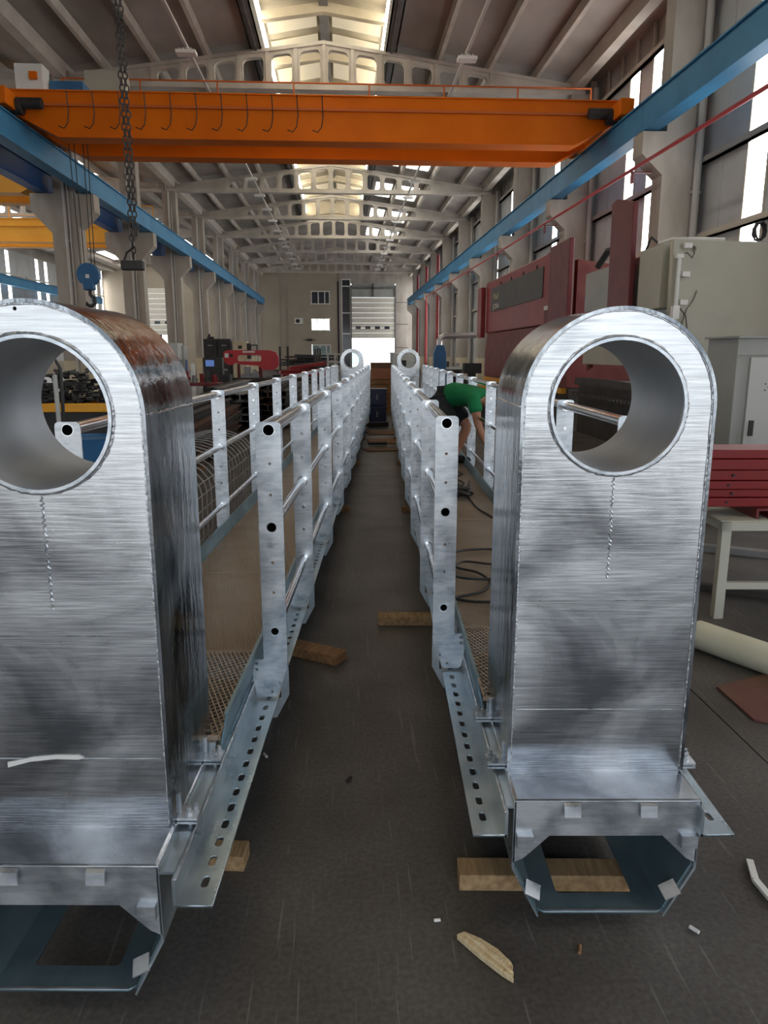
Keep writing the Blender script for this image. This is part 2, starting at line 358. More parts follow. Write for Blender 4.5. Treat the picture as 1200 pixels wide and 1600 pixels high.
# floor: slabs with sawn joints
b = MB(); b.box(-26, 12, -7.2, 84, -0.25, -0.012); floor = struct(b.build('floor', 'floor'))
fx = [-26, -17, -8.9, -4.3, 1.80, 7.9, 12]; fy = [-7.2, -3.2, 0.6, 8.9, 16.4, 23.9, 31.4, 38.9, 46.4, 57, 70, 84]
for i in range(len(fx) - 1):
    for j in range(len(fy) - 1):
        b = MB(); b.box(fx[i] + 0.004, fx[i + 1] - 0.004, fy[j] + 0.004, fy[j + 1] - 0.004, -0.012, 0.0)
        b.build('floor_slab', 'floor', floor)
b = MB(); b.box(-60, 60, 84.3, 170, -0.2, -0.02); struct(b.build('floor_yard', 'ground'))
b = MB(); b.box(-60, 60, -60, -7.4, -0.2, -0.02); struct(b.build('floor_forecourt', 'ground'))

# roof trusses (cast, with openings)
def truss_mesh():
    hw = 8.25; pitch = 0.875; ow = 0.64
    def zt(x): return 1.40 - abs(x) * 0.1375
    out = [(-hw, 0), (hw, 0), (hw, zt(hw)), (0, zt(0)), (-hw, zt(hw))]
    holes = []; ribs = []
    for s in (-1, 1):
        for i in range(6):
            a = s * (0.12 + i * pitch); c = s * (0.12 + i * pitch + ow)
            x0, x1 = min(a, c), max(a, c)
            holes.append(rquad([(x0, 0.20), (x1, 0.20), (x1, zt(x1) - 0.20), (x0, zt(x0) - 0.20)], 0.16))
            ribs.append(s * (0.12 + i * pitch + ow + (pitch - ow) / 2))
    ribs.append(0)
    me = plate(out, holes, 0.22, lambda x, y, d: (x, d, y))
    m = MB()
    for x in ribs: m.box(x - 0.055, x + 0.055, -0.15, 0.15, 0.1, zt(x) - 0.06)
    m.box(-hw, hw, -0.21, 0.21, -0.002, 0.12)
    m.prism([(-hw, zt(hw) - 0.1), (0, zt(0) - 0.1), (hw, zt(hw) - 0.1), (hw, zt(hw) + 0.002), (0, zt(0) + 0.002), (-hw, zt(hw) + 0.002)], 'y', -0.17, 0.17)
    bm = bmesh.new(); bm.from_mesh(me); m2 = m.mesh('r'); bm.from_mesh(m2); bm.to_mesh(me); bm.free(); bpy.data.meshes.remove(m2)
    return me
TR = truss_mesh()
TL = {-3: 'concrete roof truss behind the viewer, nearest the entrance', -2: 'concrete roof truss above the near end of the gangways',
      -1: 'concrete roof truss just in front of the orange crane that carries the hanging chain', 0: 'pale concrete roof truss directly behind the orange bridge crane, openings lit by the ridge',
      1: 'concrete roof truss hidden lowest behind the orange crane girders, second from the crane', 2: 'concrete roof truss seen whole just below the orange crane girder',
      3: 'concrete roof truss second below the orange crane girder', 4: 'concrete roof truss third below the orange crane girder', 5: 'concrete roof truss fourth below the orange crane girder with dark openings',
      6: 'concrete roof truss third from the beige end wall', 7: 'concrete roof truss second from the beige end wall', 8: 'concrete roof truss closest to the beige end wall'}
for k in range(-3, 9):
    o = link('roof_truss', TR, 'conc_light'); o.location = (XC, ty(k), 9.75)
    tag(o, TL[k], 'roof truss', 'trusses of the main nave')
for k in range(1, 6):
    o = link('roof_truss', TR, 'conc_light'); o.location = (XC - 16.7, ty(k), 9.75)
    tag(o, 'concrete roof truss of the neighbouring left aisle, %s from the front there' % ORD[k - 1], 'roof truss', 'trusses of the left aisle')

# columns with corbels
def column_mesh(left):
    m = MB(); w = 0.85
    m.box(-w / 2, w / 2, -0.28, 0.28, 0, 6.0)
    m.box(-w / 2 + (0.05 if not left else 0.12), w / 2 - 0.05, -0.26, 0.26, 6.0, 9.75)
    r = w / 2
    if left: pr = [(-r, 5.55), (-r - 0.55, 6.2), (-r - 0.55, 6.9), (r + 0.42, 6.9), (r + 0.42, 6.2), (r, 5.75)]
    else: pr = [(-r, 5.7), (-r - 0.5, 6.15), (-r - 0.5, 6.62), (r, 6.62), (r, 5.7)]
    if left: pr = [(-r, 5.45), (-r - 0.6, 6.1), (-r - 0.6, 6.62), (r + 0.5, 6.62), (r + 0.5, 6.1), (r, 5.6)]
    m.prism(pr, 'y', -0.285, 0.285)
    for x in (-r + 0.1, r - 0.1): m.box(x - 0.1, x + 0.1, -0.2, 0.2, 9.75, 10.15)
    return m.mesh('column')
CML, CMR = column_mesh(True), column_mesh(False)
pb = MB(); pb.box(-0.43, 0.43, -0.29, 0.29, 0, 1.5); PBM = pb.mesh('p')
dp = MB(); dp.cyl((0.02, -0.33, 0.3), (0.02, -0.33, 9.7), 0.05, 8); dp.cyl((0.14, -0.31, 1.0), (0.14, -0.31, 9.0), 0.025, 6)
for z in (2, 4, 5.2, 8.5): dp.box(-0.05, 0.18, -0.34, -0.27, z, z + 0.05)
DPM = dp.mesh('d')
dr = MB(); dr.cyl((0.36, -0.36, 0.2), (0.36, -0.36, 9.9), 0.085, 10)
for z in (1.5, 3.6, 5.3, 8.2): dr.box(0.24, 0.48, -0.37, -0.27, z, z + 0.06)
DRM = dr.mesh('d')
for k in range(-3, 9):
    for left in (True, False):
        o = link('concrete_column', CML if left else CMR, 'conc'); o.location = ((XL - 0.425) if left else (XR + 0.425), ty(k), 0)
        n = k + 4
        if left: lb = 'grey concrete column with two-sided corbels, %s in the left row from the front' % ORD[n - 1]
        else: lb = 'grey concrete column with one corbel, %s along the windowed right wall from the front' % ORD[n - 1]
        tag(o, lb, 'column', 'left row of columns' if left else 'right row of columns')
        link('painted_base', PBM, 'base_paint', o)
        if left: link('downpipe', DPM, 'pipe_grey', o)
        else: link('downpipe', DRM, 'pipe_grey', o)

# roof: purlins, sheets, ridge monitor
b = MB(); b.box(XC - 0.14, XC + 0.14, -7, 57, 12.12, 12.42); ceil = struct(b.build('ceiling', 'tray'))
RX = [3.6, 5.2, 6.7]
edges = [2.2, 3.6, 5.2, 6.7, 8.5]
ends = [-7.0] + [ty(k) for k in range(-3, 9)] + [83.0]
def sheet_mesh(a, c, s, L, dz=0.28):
    m = MB(); x0, x1 = s * a, s * c
    n = 2
    m.prism([(x0, 11.15 - abs(x0) * 0.1375 + dz), (x1, 11.15 - abs(x1) * 0.1375 + dz), (x1, 11.15 - abs(x1) * 0.1375 + dz + 0.06), (x0, 11.15 - abs(x0) * 0.1375 + dz + 0.06)], 'y', 0, L)
    return m.mesh('sheet')
SH = {}
def sheet(a, c, s, L, dz=0.28):
    key = (round(a, 2), round(c, 2), s, round(L, 2), dz)
    if key not in SH: SH[key] = sheet_mesh(a, c, s, L, dz)
    return SH[key]
def purl(L, h=0.26, w=0.17):
    key = ('p', round(L, 2), h, w)
    if key not in SH:
        m = MB(); m.prism([(-w / 2, h), (-w * 0.36, 0), (w * 0.36, 0), (w / 2, h)], 'y', 0, L); SH[key] = m.mesh('purlin')
    return SH[key]
for i in range(len(ends) - 1):
    y, L = ends[i], ends[i + 1] - ends[i]
    mon = y < 55
    for s in (-1, 1):
        ed = edges if mon else [0.0] + edges
        for a, c in zip(ed[:-1], ed[1:]):
            o = link('roof_sheet', sheet(a, c if not (c == 8.5 and s == 1) else 9.1, s, L - 0.01), 'sheet', ceil); o.location = (XC, y, 0)
        if s == 1 and i >= 6 and i <= 9:
            for a, c in ((2.5, 3.4), (3.8, 4.9)):
                o = link('roof_pane', sheet(a, c, s, 3.4, 0.25), 'roof_pane', ceil); o.location = (XC, y + 3.4, 0)
        for x in RX + [8.0]:
            big = x == 8.0
            o = link('purlin', purl(L, 0.26 if not big else 0.40, 0.17 if not big else 0.42), 'purlin', ceil)
            o.location = (XC + s * x, y, 11.15 - x * 0.1375 - (0.0 if not big else 0.12))
        if mon:
            m = MB(); m.box(-0.17, 0.17, 0, L, 0, 0.05); m.box(-0.17, -0.13, 0, L, 0, 0.62); m.box(0.13, 0.17, 0, L, 0, 0.62); m.box(-0.03, 0.03, 0, L, -0.05, 0.0)
            o = m.build('ridge_gutter', 'tray', ceil); o.location = (XC + s * 2.08, y, 11.15 - 2.08 * 0.1375)
            # monitor side glazing and lining
            m = MB(); m.box(-0.02, 0.02, 0.1, L - 0.1, 11.40, 11.92); o = m.build('ridge_pane', 'sky_pane', ceil); o.location = (XC + s * 1.92, y, 0)
            m = MB()
            m.prism([(0, 12.50), (s * 2.2, 12.12), (s * 2.2, 12.16), (0, 12.54)], 'y', 0, L)
            o = m.build('ridge_lining', 'cream', ceil); o.location = (XC, y, 0)
            for q in (0.08, 0.36, 0.70):
                m = MB(); m.prism([(s * 0.25, 12.445), (s * 1.85, 12.165), (s * 1.85, 12.185), (s * 0.25, 12.465)], 'y', L * q, L * (q + 0.20))
                o = m.build('ridge_pane', 'milk_pane', ceil); o.location = (XC, y, -0.035)
    if mon:
        for yy in (y + 0.05, y + L * 0.5):
            m = MB(); m.prism([(-1.95, 11.70), (0, 11.98), (1.95, 11.70), (1.95, 11.95), (0, 12.26), (-1.95, 11.95)], 'y', -0.13, 0.13)
            o = m.build('monitor_frame', 'cream', ceil); o.location = (XC, yy, 0)
m = MB(); m.prism([(-2.1, 10.95), (2.1, 10.95), (2.1, 12.14), (0, 12.5), (-2.1, 12.14)], 'y', 55.4, 55.45); o = m.build('ridge_end', 'cream', ceil); o.location = (XC, 0, 0)
m = MB(); m.prism([(-2.1, 11.2), (2.1, 11.2), (2.1, 12.14), (0, 12.5), (-2.1, 12.14)], 'y', -7.0, -6.95); o = m.build('ridge_end', 'cream', ceil); o.location = (XC, 0, 0)
# left aisle roof
for i in range(len(ends) - 1):
    y, L = ends[i], ends[i + 1] - ends[i]
    for s in (-1, 1):
        for a, c in ((0.0, 2.2), (2.2, 3.6), (3.6, 5.2), (5.2, 6.7), (6.7, 8.5)):
            o = link('roof_sheet', sheet(a, c, s, L - 0.01), 'sheet', ceil); o.location = (XC - 16.7, y, 0)
        for x in RX:
            o = link('purlin', purl(L), 'purlin', ceil); o.location = (XC - 16.7 + s * x, y, 11.15 - x * 0.1375)
        for a, c in ((0.5, 1.4), (4.0, 4.9)):
            o = link('roof_pane', sheet(a, c, s, L - 2.0, 0.25), 'roof_pane', ceil); o.location = (XC - 16.7, y + 1, 0)

# right wall
XW = 8.35
b = MB(); b.box(XW, XW + 0.25, -7, 83, 0, 1.1); wr = struct(b.build('wall_right', 'end_wall'))
b = MB(); b.box(XW + 0.05, XW + 0.12, -7, 83, 9.5, 10.6); b.build('eave_band', 'sheet', wr)
wn = 0
def wpanel(X, y0, y1, z0, z1, parent, mat='wall_panel', t=0.08, sg=1):
    m = MB(); m.box(X, X + sg * t, y0 + 0.012, y1 - 0.012, z0, z1); return m.build('wall_panel', mat, parent)
def wwindow(X, y0, y1, z0, z1, sg):
    global wn; wn += 1
    m = MB(); m.box(X + sg * 0.02, X + sg * 0.05, y0, y1, z0, z1); o = struct(m.build('window_%d' % wn, 'strip_pane'))
    m = MB()
    for a in (y0, y1): m.box(X - sg * 0.02, X + sg * 0.08, a - 0.03, a + 0.03, z0, z1)
    for z in (z0, z1): m.box(X - sg * 0.02, X + sg * 0.08, y0, y1, z - 0.03, z + 0.03)
    m.build('window_frame', 'girt', o)
door_bay = 3
for k in range(-4, 9):
    y = ty(k)
    y1 = min(y + BAY, 83); y = max(y, -7)
    cuts = [0, 1.2, 2.4, 3.15, 4.0, 4.75, 6.1, 7.5]; win = (2, 4)
    if k == -1: cuts = [0, 1.1, 2.1, 2.8, 4.6, 5.4, 6.4, 7.5]; win = (2, 4)
    if k in (-4,): cuts = [5.0, 7.5] if False else [0, y1 - y]; win = ()
    z0 = 1.1
    for j in range(len(cuts) - 1):
        a, c = y + cuts[j], min(y + cuts[j + 1], y1)
        if c - a < 0.05: continue
        if j in win: wwindow(XW, a, c, z0, 9.42, 1)
        else:
            if k == door_bay and j in (0, 1): continue
            wpanel(XW, a, c, z0, 9.5, wr)
    for z in (2.9, 4.35, 6.0, 7.7, 9.42):
        m = MB(); m.box(XW - 0.14, XW - 0.02, y + 0.3, y1 - 0.3, z - 0.07, z + 0.07); m.box(XW - 0.14, XW - 0.02, y + 0.3, y1 - 0.3, z - 0.07, z - 0.05); m.build('girt', 'girt', wr)
    for q in range(6):
        m = MB(); yy = y + 0.8 + q * 1.15
        if yy < y1 - 0.3: m.bar((XW - 0.02, yy, 9.5), (XW - 0.02, yy + 0.12, 10.35), 0.06, 0.06); m.build('eave_strut', 'girt', wr)
# sectional door in the right wall
y = ty(3)
b = MB()
b.box(XW - 0.03, XW + 0.03, y + 0.25, y + 2.4, 3.0, 3.06); dr1 = struct(b.build('door_1', 'frame_white'))
for q in range(7):
    m = MB(); m.box(XW - 0.04, XW + 0.02, y + 0.25, y + 2.4, 3.08 + q * 0.52, 3.08 + q * 0.52 + 0.50); m.build('door_panel', 'door_panel', dr1, bevel=0.01)
wn += 1; b = MB(); b.box(XW, XW + 0.03, y + 0.3, y + 1.5, 1.1, 2.9); struct(b.build('window_%d' % wn, 'strip_pane'))
wpanel(XW, y + 1.5, y + 2.4, 1.1, 3.0, wr, 'girt'); wpanel(XW, y + 0.0, y + 2.4, 6.75, 9.5, wr)

# left aisle outer wall
XO = -25.2
b = MB(); b.box(XO - 0.25, XO, -7, 83, 0, 1.1); wl = struct(b.build('wall_left', 'end_wall'))
b = MB(); b.box(XO - 0.2, XO - 0.1, -7, 83, 9.5, 10.8); b.build('eave_band', 'sheet', wl)
for k in range(-4, 9):
    y = ty(k); y1 = min(y + BAY, 83); y = max(y, -7)
    cuts = [0, 1.3, 2.4, 3.1, 4.3, 5.0, 6.3, 7.5]
    for j in range(7):
        a, c = y + cuts[j], min(y + cuts[j + 1], y1)
        if c - a < 0.05: continue
        if j in (2, 4) and k >= -1: wwindow(XO, a, c, 1.1, 9.42, -1)
        else: wpanel(XO, a, c, 1.1, 9.5, wl, sg=-1)
    for z in (4.35, 7.7):
        m = MB(); m.box(XO + 0.02, XO + 0.14, y + 0.3, y1 - 0.3, z - 0.07, z + 0.07); m.build('girt', 'girt', wl)

# end wall with offices, glazed strip and big door
YE = 83.0
b = MB(); b.box(-25.2, -22.6, YE, YE + 0.3, 0, 11.2); b.box(-17.8, -3.2, YE, YE + 0.3, 0, 11.2); b.box(-22.6, -17.8, YE, YE + 0.3, 8.6, 11.2); b.box(-3.2, -1.15, YE, YE + 0.3, 8.4, 11.2); b.box(-3.2, -1.15, YE, YE + 0.3, 5.55, 7.0)
b.box(-3.2, -1.15, YE, YE + 0.3, 2.75, 4.2); b.box(-3.2, -1.15, YE, YE + 0.3, 0, 1.1); b.box(-1.15, -0.15, YE, YE + 0.3, 0, 11.2)
we = struct(b.build('wall_back', 'end_wall'))
b = MB(); b.box(-0.15, 0.12, YE - 0.1, YE + 0.3, 0, 10.6); b.build('pier', 'conc', we)
b = MB(); b.box(-9.0, -8.6, YE - 0.06, YE, 0, 10); b.box(-6.6, -6.5, YE - 0.05, YE, 0, 9.8); b.box(-5.9, -5.75, YE - 0.1, YE, 0, 9.8); b.build('pier', 'conc', we)
b = MB(); b.box(-0.35, -0.15, YE - 0.05, YE, 0.5, 9.4); b.build('dark_gap', 'black', we)
b = MB(); b.box(6.0, 8.6, YE, YE + 0.3, 0, 11.6); b.box(1.1, 6.0, YE, YE + 0.3, 9.2, 11.6); b.box(-0.15, 1.1, YE, YE + 0.3, 9.66, 11.6); b.build('panel', 'conc', we)
for z in (2.4, 4.9, 7.2): m = MB(); m.box(6.0, 7.4, YE - 0.02, YE, z, z + 0.05); m.build('panel_joint', 'black', we)
def ewin(x0, x1, z0, z1, mat, mull):
    global wn; wn += 1
    m = MB(); m.box(x0, x1, YE + 0.1, YE + 0.14, z0, z1); o = struct(m.build('window_%d' % wn, mat))
    m = MB()
    for x in mull: m.box(x - 0.05, x + 0.05, YE - 0.03, YE + 0.09, z0, z1)
    for z in (z0, z1): m.box(x0, x1, YE - 0.03, YE + 0.09, z - 0.05, z + 0.05)
    m.build('window_frame', 'frame_white', o); return o
ewin(-3.15, -1.2, 7.05, 8.35, 'dark_glass', (-3.15, -2.4, -1.7, -1.2))
ewin(-3.2, -1.2, 4.25, 5.5, 'bright_pane', (-3.2, -2.55, -1.85, -1.2))
ewin(-3.1, -1.15, 1.15, 2.7, 'green_glass', (-3.1, -2.3, -1.6, -1.15))
o = ewin(0.12, 1.08, 0.0, 9.6, 'dark_glass', (0.14, 1.06))
m = MB()
for z in (2.2, 3.9, 6.1, 8.9): m.box(0.12, 1.08, YE - 0.05, YE + 0.09, z - 0.05, z + 0.05)
m.build('transom', 'frame_white', o)
b = MB(); b.box(1.08, 1.2, YE - 0.1, YE + 0.1, 0, 9.0); b.box(5.9, 6.02, YE - 0.1, YE + 0.1, 0, 9.0); b.box(1.2, 5.9, YE - 0.1, YE, 8.6, 8.8); b.box(3.45, 3.6, YE - 0.1, YE, 7.8, 9.2)
dr2 = struct(b.build('door_2', 'tray'))
b = MB(); b.box(1.2, 5.9, YE + 0.02, YE + 0.08, 7.75, 9.2); b.build('transom_panel', 'grey_paint', dr2)
for q in range(8):
    m = MB(); m.box(1.2, 5.9, YE - 0.04, YE + 0.02, 3.45 + q * 0.535, 3.45 + q * 0.535 + 0.52); m.build('door_panel', 'door_panel', dr2, bevel=0.012)
for x in (1.9, 2.95, 4.0, 5.05):
    m = MB(); m.box(x - 0.28, x + 0.28, YE - 0.06, YE - 0.04, 4.4, 4.7); m.build('door_pane', 'dark_glass', dr2)
for q in range(8):
    for x in (1.9, 2.7, 3.5, 4.3, 5.1):
        if q != 1: m = MB(); m.box(x - 0.05, x + 0.05, YE - 0.055, YE - 0.04, 3.55 + q * 0.535, 3.59 + q * 0.535); m.build('door_stud', 'girt', dr2)
b = MB(); b.box(-22.7, -22.6, YE - 0.1, YE + 0.1, 0, 8.7); b.box(-17.8, -17.7, YE - 0.1, YE + 0.1, 0, 8.7); dr3 = struct(b.build('door_3', 'tray'))
for q in range(9):
    m = MB(); m.box(-22.6, -17.8, YE - 0.04, YE + 0.02, 3.75 + q * 0.54, 3.75 + q * 0.54 + 0.525); m.build('door_panel', 'door_panel', dr3, bevel=0.012)
for x in (-21.9, -20.8, -19.7, -18.6): m = MB(); m.box(x - 0.3, x + 0.3, YE - 0.06, YE - 0.04, 4.9, 5.2); m.build('door_pane', 'dark_glass', dr3)
# front wall behind the viewer with an open gateway
b = MB(); b.box(-25.2, -7.4, -7.25, -7.0, 0, 11.2); b.box(6.6, 8.6, -7.25, -7.0, 0, 11.2); b.box(-7.4, 6.6, -7.25, -7.0, 6.4, 11.6); struct(b.build('wall_front', 'end_wall'))

# ------------------------------------------------------------------ crane rails
def ibeam(x, y0, y1, z0, z1, w, t, name, mat, parent=None):
    m = MB(); m.box(x - w / 2, x + w / 2, y0, y1, z0, z0 + t); m.box(x - w / 2, x + w / 2, y0, y1, z1 - t, z1); m.box(x - t * 0.45, x + t * 0.45, y0, y1, z0 + t, z1 - t)
    return m.build(name, mat, parent)
def runway(x, ya, yb, z0, z1, mat, label, group):
    t = thing('crane_rail', label, 'crane rail', (0, 0, 0), 0, group)
    ys = [ya] + [ty(k) for k in range(-3, 9) if ya + 1 < ty(k) < yb - 1] + [yb]
    for a, c in zip(ys[:-1], ys[1:]):
        m = MB(); w = 0.36; tt = 0.035
        m.box(x - w / 2, x + w / 2, a + 0.01, c - 0.01, z0, z0 + tt); m.box(x - w / 2, x + w / 2, a + 0.01, c - 0.01, z1 - tt, z1)
        m.box(x - w * 0.36, x + w * 0.36, a + 0.01, c - 0.01, z0 + tt, z1 - tt)
        m.build('rail_beam', mat, t)
    m = MB(); m.box(x - 0.03, x + 0.03, ya, yb, z1, z1 + 0.06); m.build('running_rail', 'grey_steel', t)
    for y in ys[1:-1]:
        m = MB(); m.box(x - 0.2, x + 0.2, y - 0.2, y + 0.2, z0 - 0.028, z0); m.build('bearing_pad', 'tray', t)
    return t
runway(XL + 0.28, -6.8, 79, 6.65, 7.3, 'blue', 'long light blue crane rail beam along the left row of columns', 'crane rails')
runway(XR - 0.30, -6.8, 79, 6.65, 7.3, 'blue', 'long light blue crane rail beam along the windowed right wall', 'crane rails')
runway(XL - 1.12, -6.8, 79, 6.65, 7.3, 'blue_dark', 'deep blue crane rail beam on the far side of the left columns', 'crane rails')
runway(XO + 1.0, 10, 79, 6.65, 7.3, 'blue', 'light blue crane rail beam along the outer wall of the left aisle', 'crane rails')

# red pipe along right columns
t = thing('fire_pipe', 'thin red pipe running along the right wall columns below the blue rail', 'pipe')
m = MB(); m.tube([(6.76, -6.5, 5.72), (6.76, 30, 5.95), (6.76, 58, 6.12), (6.76, 60, 6.12)], 0.04, 8); m.tube([(6.76, 60, 6.12), (6.76, 60, 1.0)], 0.04, 8); m.build('pipe', 'pipe_red', t)
for k in range(-3, 6):
    m = MB(); z = 5.72 + (ty(k) + 6.5) * 0.0062; m.box(6.74, 7.345, ty(k) - 0.03, ty(k) + 0.03, z - 0.07, z - 0.04); m.box(6.73, 6.79, ty(k) - 0.03, ty(k) + 0.03, z - 0.3, z - 0.04); m.build('bracket', 'maroon', t)
for y, x in ((57.6, 7.35), (65.2, 7.35), (72.5, 7.35)):
    o = MB().cyl((x, y, 0.0), (x, y, 9), 0.11, 8).build('fire_riser', 'pipe_red')
    tag(o, 'vertical red riser pipe on the right wall %s' % {57.6: 'nearest to the press brakes', 65.2: 'between two other red risers', 72.5: 'closest to the end wall'}[y], 'pipe', 'red risers')

# ------------------------------------------------------------------ orange bridge crane
def bridge_crane(name, label, mat, y, xa, xb, main=True, group='bridge cranes'):
    t = thing(name, label, 'crane', (0, y, 0), 0, group)
    z0, z1 = 6.98, 8.0
    for i, yy in enumerate((0.0, 1.75)):
        m = MB(); hl = 1.2
        pr = [(xa, z1), (xb, z1), (xb, z1 - 0.42), (xb - hl, z0), (xa + hl, z0), (xa, z1 - 0.42)]
        m.prism(pr, 'y', yy, yy + 0.42)
        g = m.build('girder', mat, t)
        m = MB(); m.prism([(xa + hl, z0), (xb - hl, z0), (xb - 0.05, z1 - 0.44), (xb - 0.05, z1 - 0.47), (xb - hl, z0 - 0.03), (xa + hl, z0 - 0.03), (xa + 0.05, z1 - 0.47), (xa + 0.05, z1 - 0.44)], 'y', yy - 0.08, yy + 0.5)
        m.build('bottom_flange', mat, g)
        m = MB(); m.box(xa, xb, yy - 0.05, yy + 0.47, z1, z1 + 0.03); m.build('top_flange', mat, g)
        m = MB(); m.box(xa + 0.2, xb - 0.2, yy - 0.07, yy, z1 - 0.34, z1 - 0.28); m.build('stiffener', 'orange_dark' if mat == 'orange' else mat, g)
    for x in (xa + 0.22, xb - 0.22):
        m = MB(); m.box(x - 0.17, x + 0.17, -1.0, 3.2, 7.42, 7.80); m.build('end_carriage', mat, t, bevel=0.02)
        for yy in (-0.6, 2.8):
            m = MB(); m.cyl((x - 0.06, yy, 7.52), (x + 0.06, yy, 7.52), 0.16, 16); m.build('wheel', 'black', t)
        m = MB(); m.cyl((x + (0.75 if x < 0 else -0.75), -0.35, 7.62), (x + (0.2 if x < 0 else -0.2), -0.35, 7.62), 0.13, 12); m.cyl((x, -0.35, 7.55), (x + (0.28 if x < 0 else -0.28), -0.35, 7.55), 0.2, 12)
        m.build('travel_motor', 'black', t, smooth=True)
    # handrail on the far girder
    n = int((xb - xa - 1) / 2.0)
    hr = MB(); hr.cyl((xa + 0.6, 2.3, 9.05), (xb - 0.1, 2.3, 9.05), 0.022, 6); hr.cyl((xa + 0.6, 2.3, 8.55), (xb - 0.1, 2.3, 8.55), 0.016, 6)
    for q in range(n + 1):
        x = xa + 0.6 + q * (xb - xa - 0.7) / n; hr.box(x - 0.02, x + 0.02, 2.28, 2.32, 8.0, 9.05)
    hr.build('handrail', 'orange_dark' if mat == 'orange' else mat, t)
    if main:
        m = MB(); m.box(xa + 0.25, xa + 0.92, 0.0, 0.5, 8.03, 8.62); g = m.build('control_box', 'frame_white', t, bevel=0.02)
        m = MB(); m.box(xa + 0.62, xa + 0.8, -0.08, 0.0, 8.25, 8.42); m.build('signal_lamp', 'orange', g)
        m = MB(); m.box(xa + 1.45, xa + 2.45, 1.5, 2.15, 8.03, 9.0); m.build('control_box', 'beige', t, bevel=0.02)
        m = MB(); m.cyl((xa + 2.45, 1.8, 8.3), (xa + 3.0, 1.8, 8.3), 0.2, 14); m.box(xa + 2.4, xa + 2.95, 1.65, 1.95, 8.03, 8.2); m.build('hoist_motor', 'blue_unit', t, smooth=True)
        # festoon cable loops
        m = MB()
        for q in range(11):
            x = xa + 1.5 + q * 0.62; d = 0.85 if q < 6 else 0.65
            pts = [(x + 0.20 * (1 - math.cos(math.pi * u / 8)) - 0.4, -0.16, 7.95 - d * math.sin(math.pi * (u / 8) ** 0.7)) for u in range(9)]
            m.tube([(x, -0.16, 7.98), (x + 0.02, -0.16, 7.5), (x - 0.02, -0.16, 7.25), (x - 0.12, -0.16, 7.13), (x - 0.25, -0.16, 7.18)], 0.014, 5)
        m.build('festoon_cable', 'cable', t)
    return t
bridge_crane('bridge_crane', 'orange double-girder bridge crane spanning the nave near the camera', 'orange', 20.2, -8.1, 7.25)
bridge_crane('bridge_crane', 'yellow bridge crane in the left aisle, the nearer one', 'yellow', 26.8, -24.3, -9.35, False)
bridge_crane('bridge_crane', 'yellow bridge crane in the left aisle, the farther one', 'yellow', 38.0, -24.3, -9.35, False)

# crane hook block on its ropes
t = thing('hook_block', 'blue crane hook block hanging on black ropes by the left columns', 'hook block', (-6.75, 21.1, 0))
m = MB(); m.cyl((0, -0.10, 3.80), (0, 0.10, 3.80), 0.30, 24); m.box(-0.14, 0.14, -0.12, 0.12, 3.4, 3.8); m.build('sheave_housing', 'blue_unit', t, bevel=0.02)
m = MB(); m.tube([(0, 0, 3.42), (0, 0, 3.28), (0.10, 0, 3.18), (0.10, 0, 3.05), (0, 0, 2.97), (-0.11, 0, 3.03), (-0.11, 0, 3.10)], [0.05, 0.05, 0.06, 0.06, 0.06, 0.05, 0.02], 8); m.build('hook', 'black', t, smooth=True)
m = MB(); m.box(-0.05, 0.05, -0.13, -0.12, 3.7, 3.8); m.build('label_plate', 'white', t)
m = MB()
for x in (-0.26, -0.12, 0.13, 0.25): m.cyl((x * 0.7, 0.02 * x, 3.85), (x, 0, 8.25), 0.013, 5)
m.build('rope', 'cable', t)
m = MB(); m.box(-0.4, 0.4, -0.55, 0.55, 8.02, 8.35); m.build('trolley', 'blue_unit', t)

# chain hanging from the roof truss with its control pendant
t = thing('hanging_chain', 'long dark steel chain with bar pendant hanging in the left foreground', 'chain', (-2.73, 10.4, 0))
bm_ = MB(); z = 2.98; i = 0
while z < 9.80:
    pts = []
    for q in range(10):
        a = 2 * math.pi * q / 10; u = 0.030 * math.cos(a); v = 0.048 * math.sin(a)
        pts.append((u, 0, z + v) if i % 2 else (0, u, z + v))
    dx = 0.05 * math.sin(i * 1.7) * 0.1
    bm_.tube([(p[0] + dx, p[1], p[2]) for p in pts], 0.010, 5, closed=True); z += 0.075; i += 1
    if z > 3.3:
        bm_.tube([(p[0] + 0.045 + dx, p[1] + 0.03, p[2]) for p in pts], 0.010, 5, closed=True)
bm_.build('chain_links', 'dark', t)
m = MB(); m.box(-0.16, 0.13, -0.06, 0.06, 2.80, 2.92); m.build('pendant_bar', 'black', t, bevel=0.015)
m = MB(); m.tube([(-0.14, 0, 2.88), (-0.08, 0, 3.02), (0.03, 0, 3.1)], 0.014, 6); m.build('lanyard', 'cable', t)

# light tracks with fittings
for x, lb in ((-4.0, 'long thin light track hanging below the trusses on the left side'), (3.5, 'long thin light track hanging below the trusses on the right side')):
    t = thing('light_track', lb, 'light track', (0, 0, 0), 0, 'light tracks')
    m = MB(); m.box(x - 0.04, x + 0.04, 18.0, 76, 9.66, 9.72); m.build('track', 'pipe_grey', t)
    for q in range(15):
        y = 21.9 + q * 3.6
        m = MB(); m.box(x - 0.26, x + 0.26, y - 0.16, y + 0.16, 9.48, 9.56); m.cyl((x, y, 9.56), (x, y, 9.68), 0.03, 6); f = m.build('light_fitting', 'frame_white', t)
        m = MB()
        for w in range(4): m.box(x - 0.19 + w * 0.1, x - 0.13 + w * 0.1, y - 0.15, y + 0.15, 9.55, 9.60)
        m.build('heat_fin', 'pipe_grey', f)

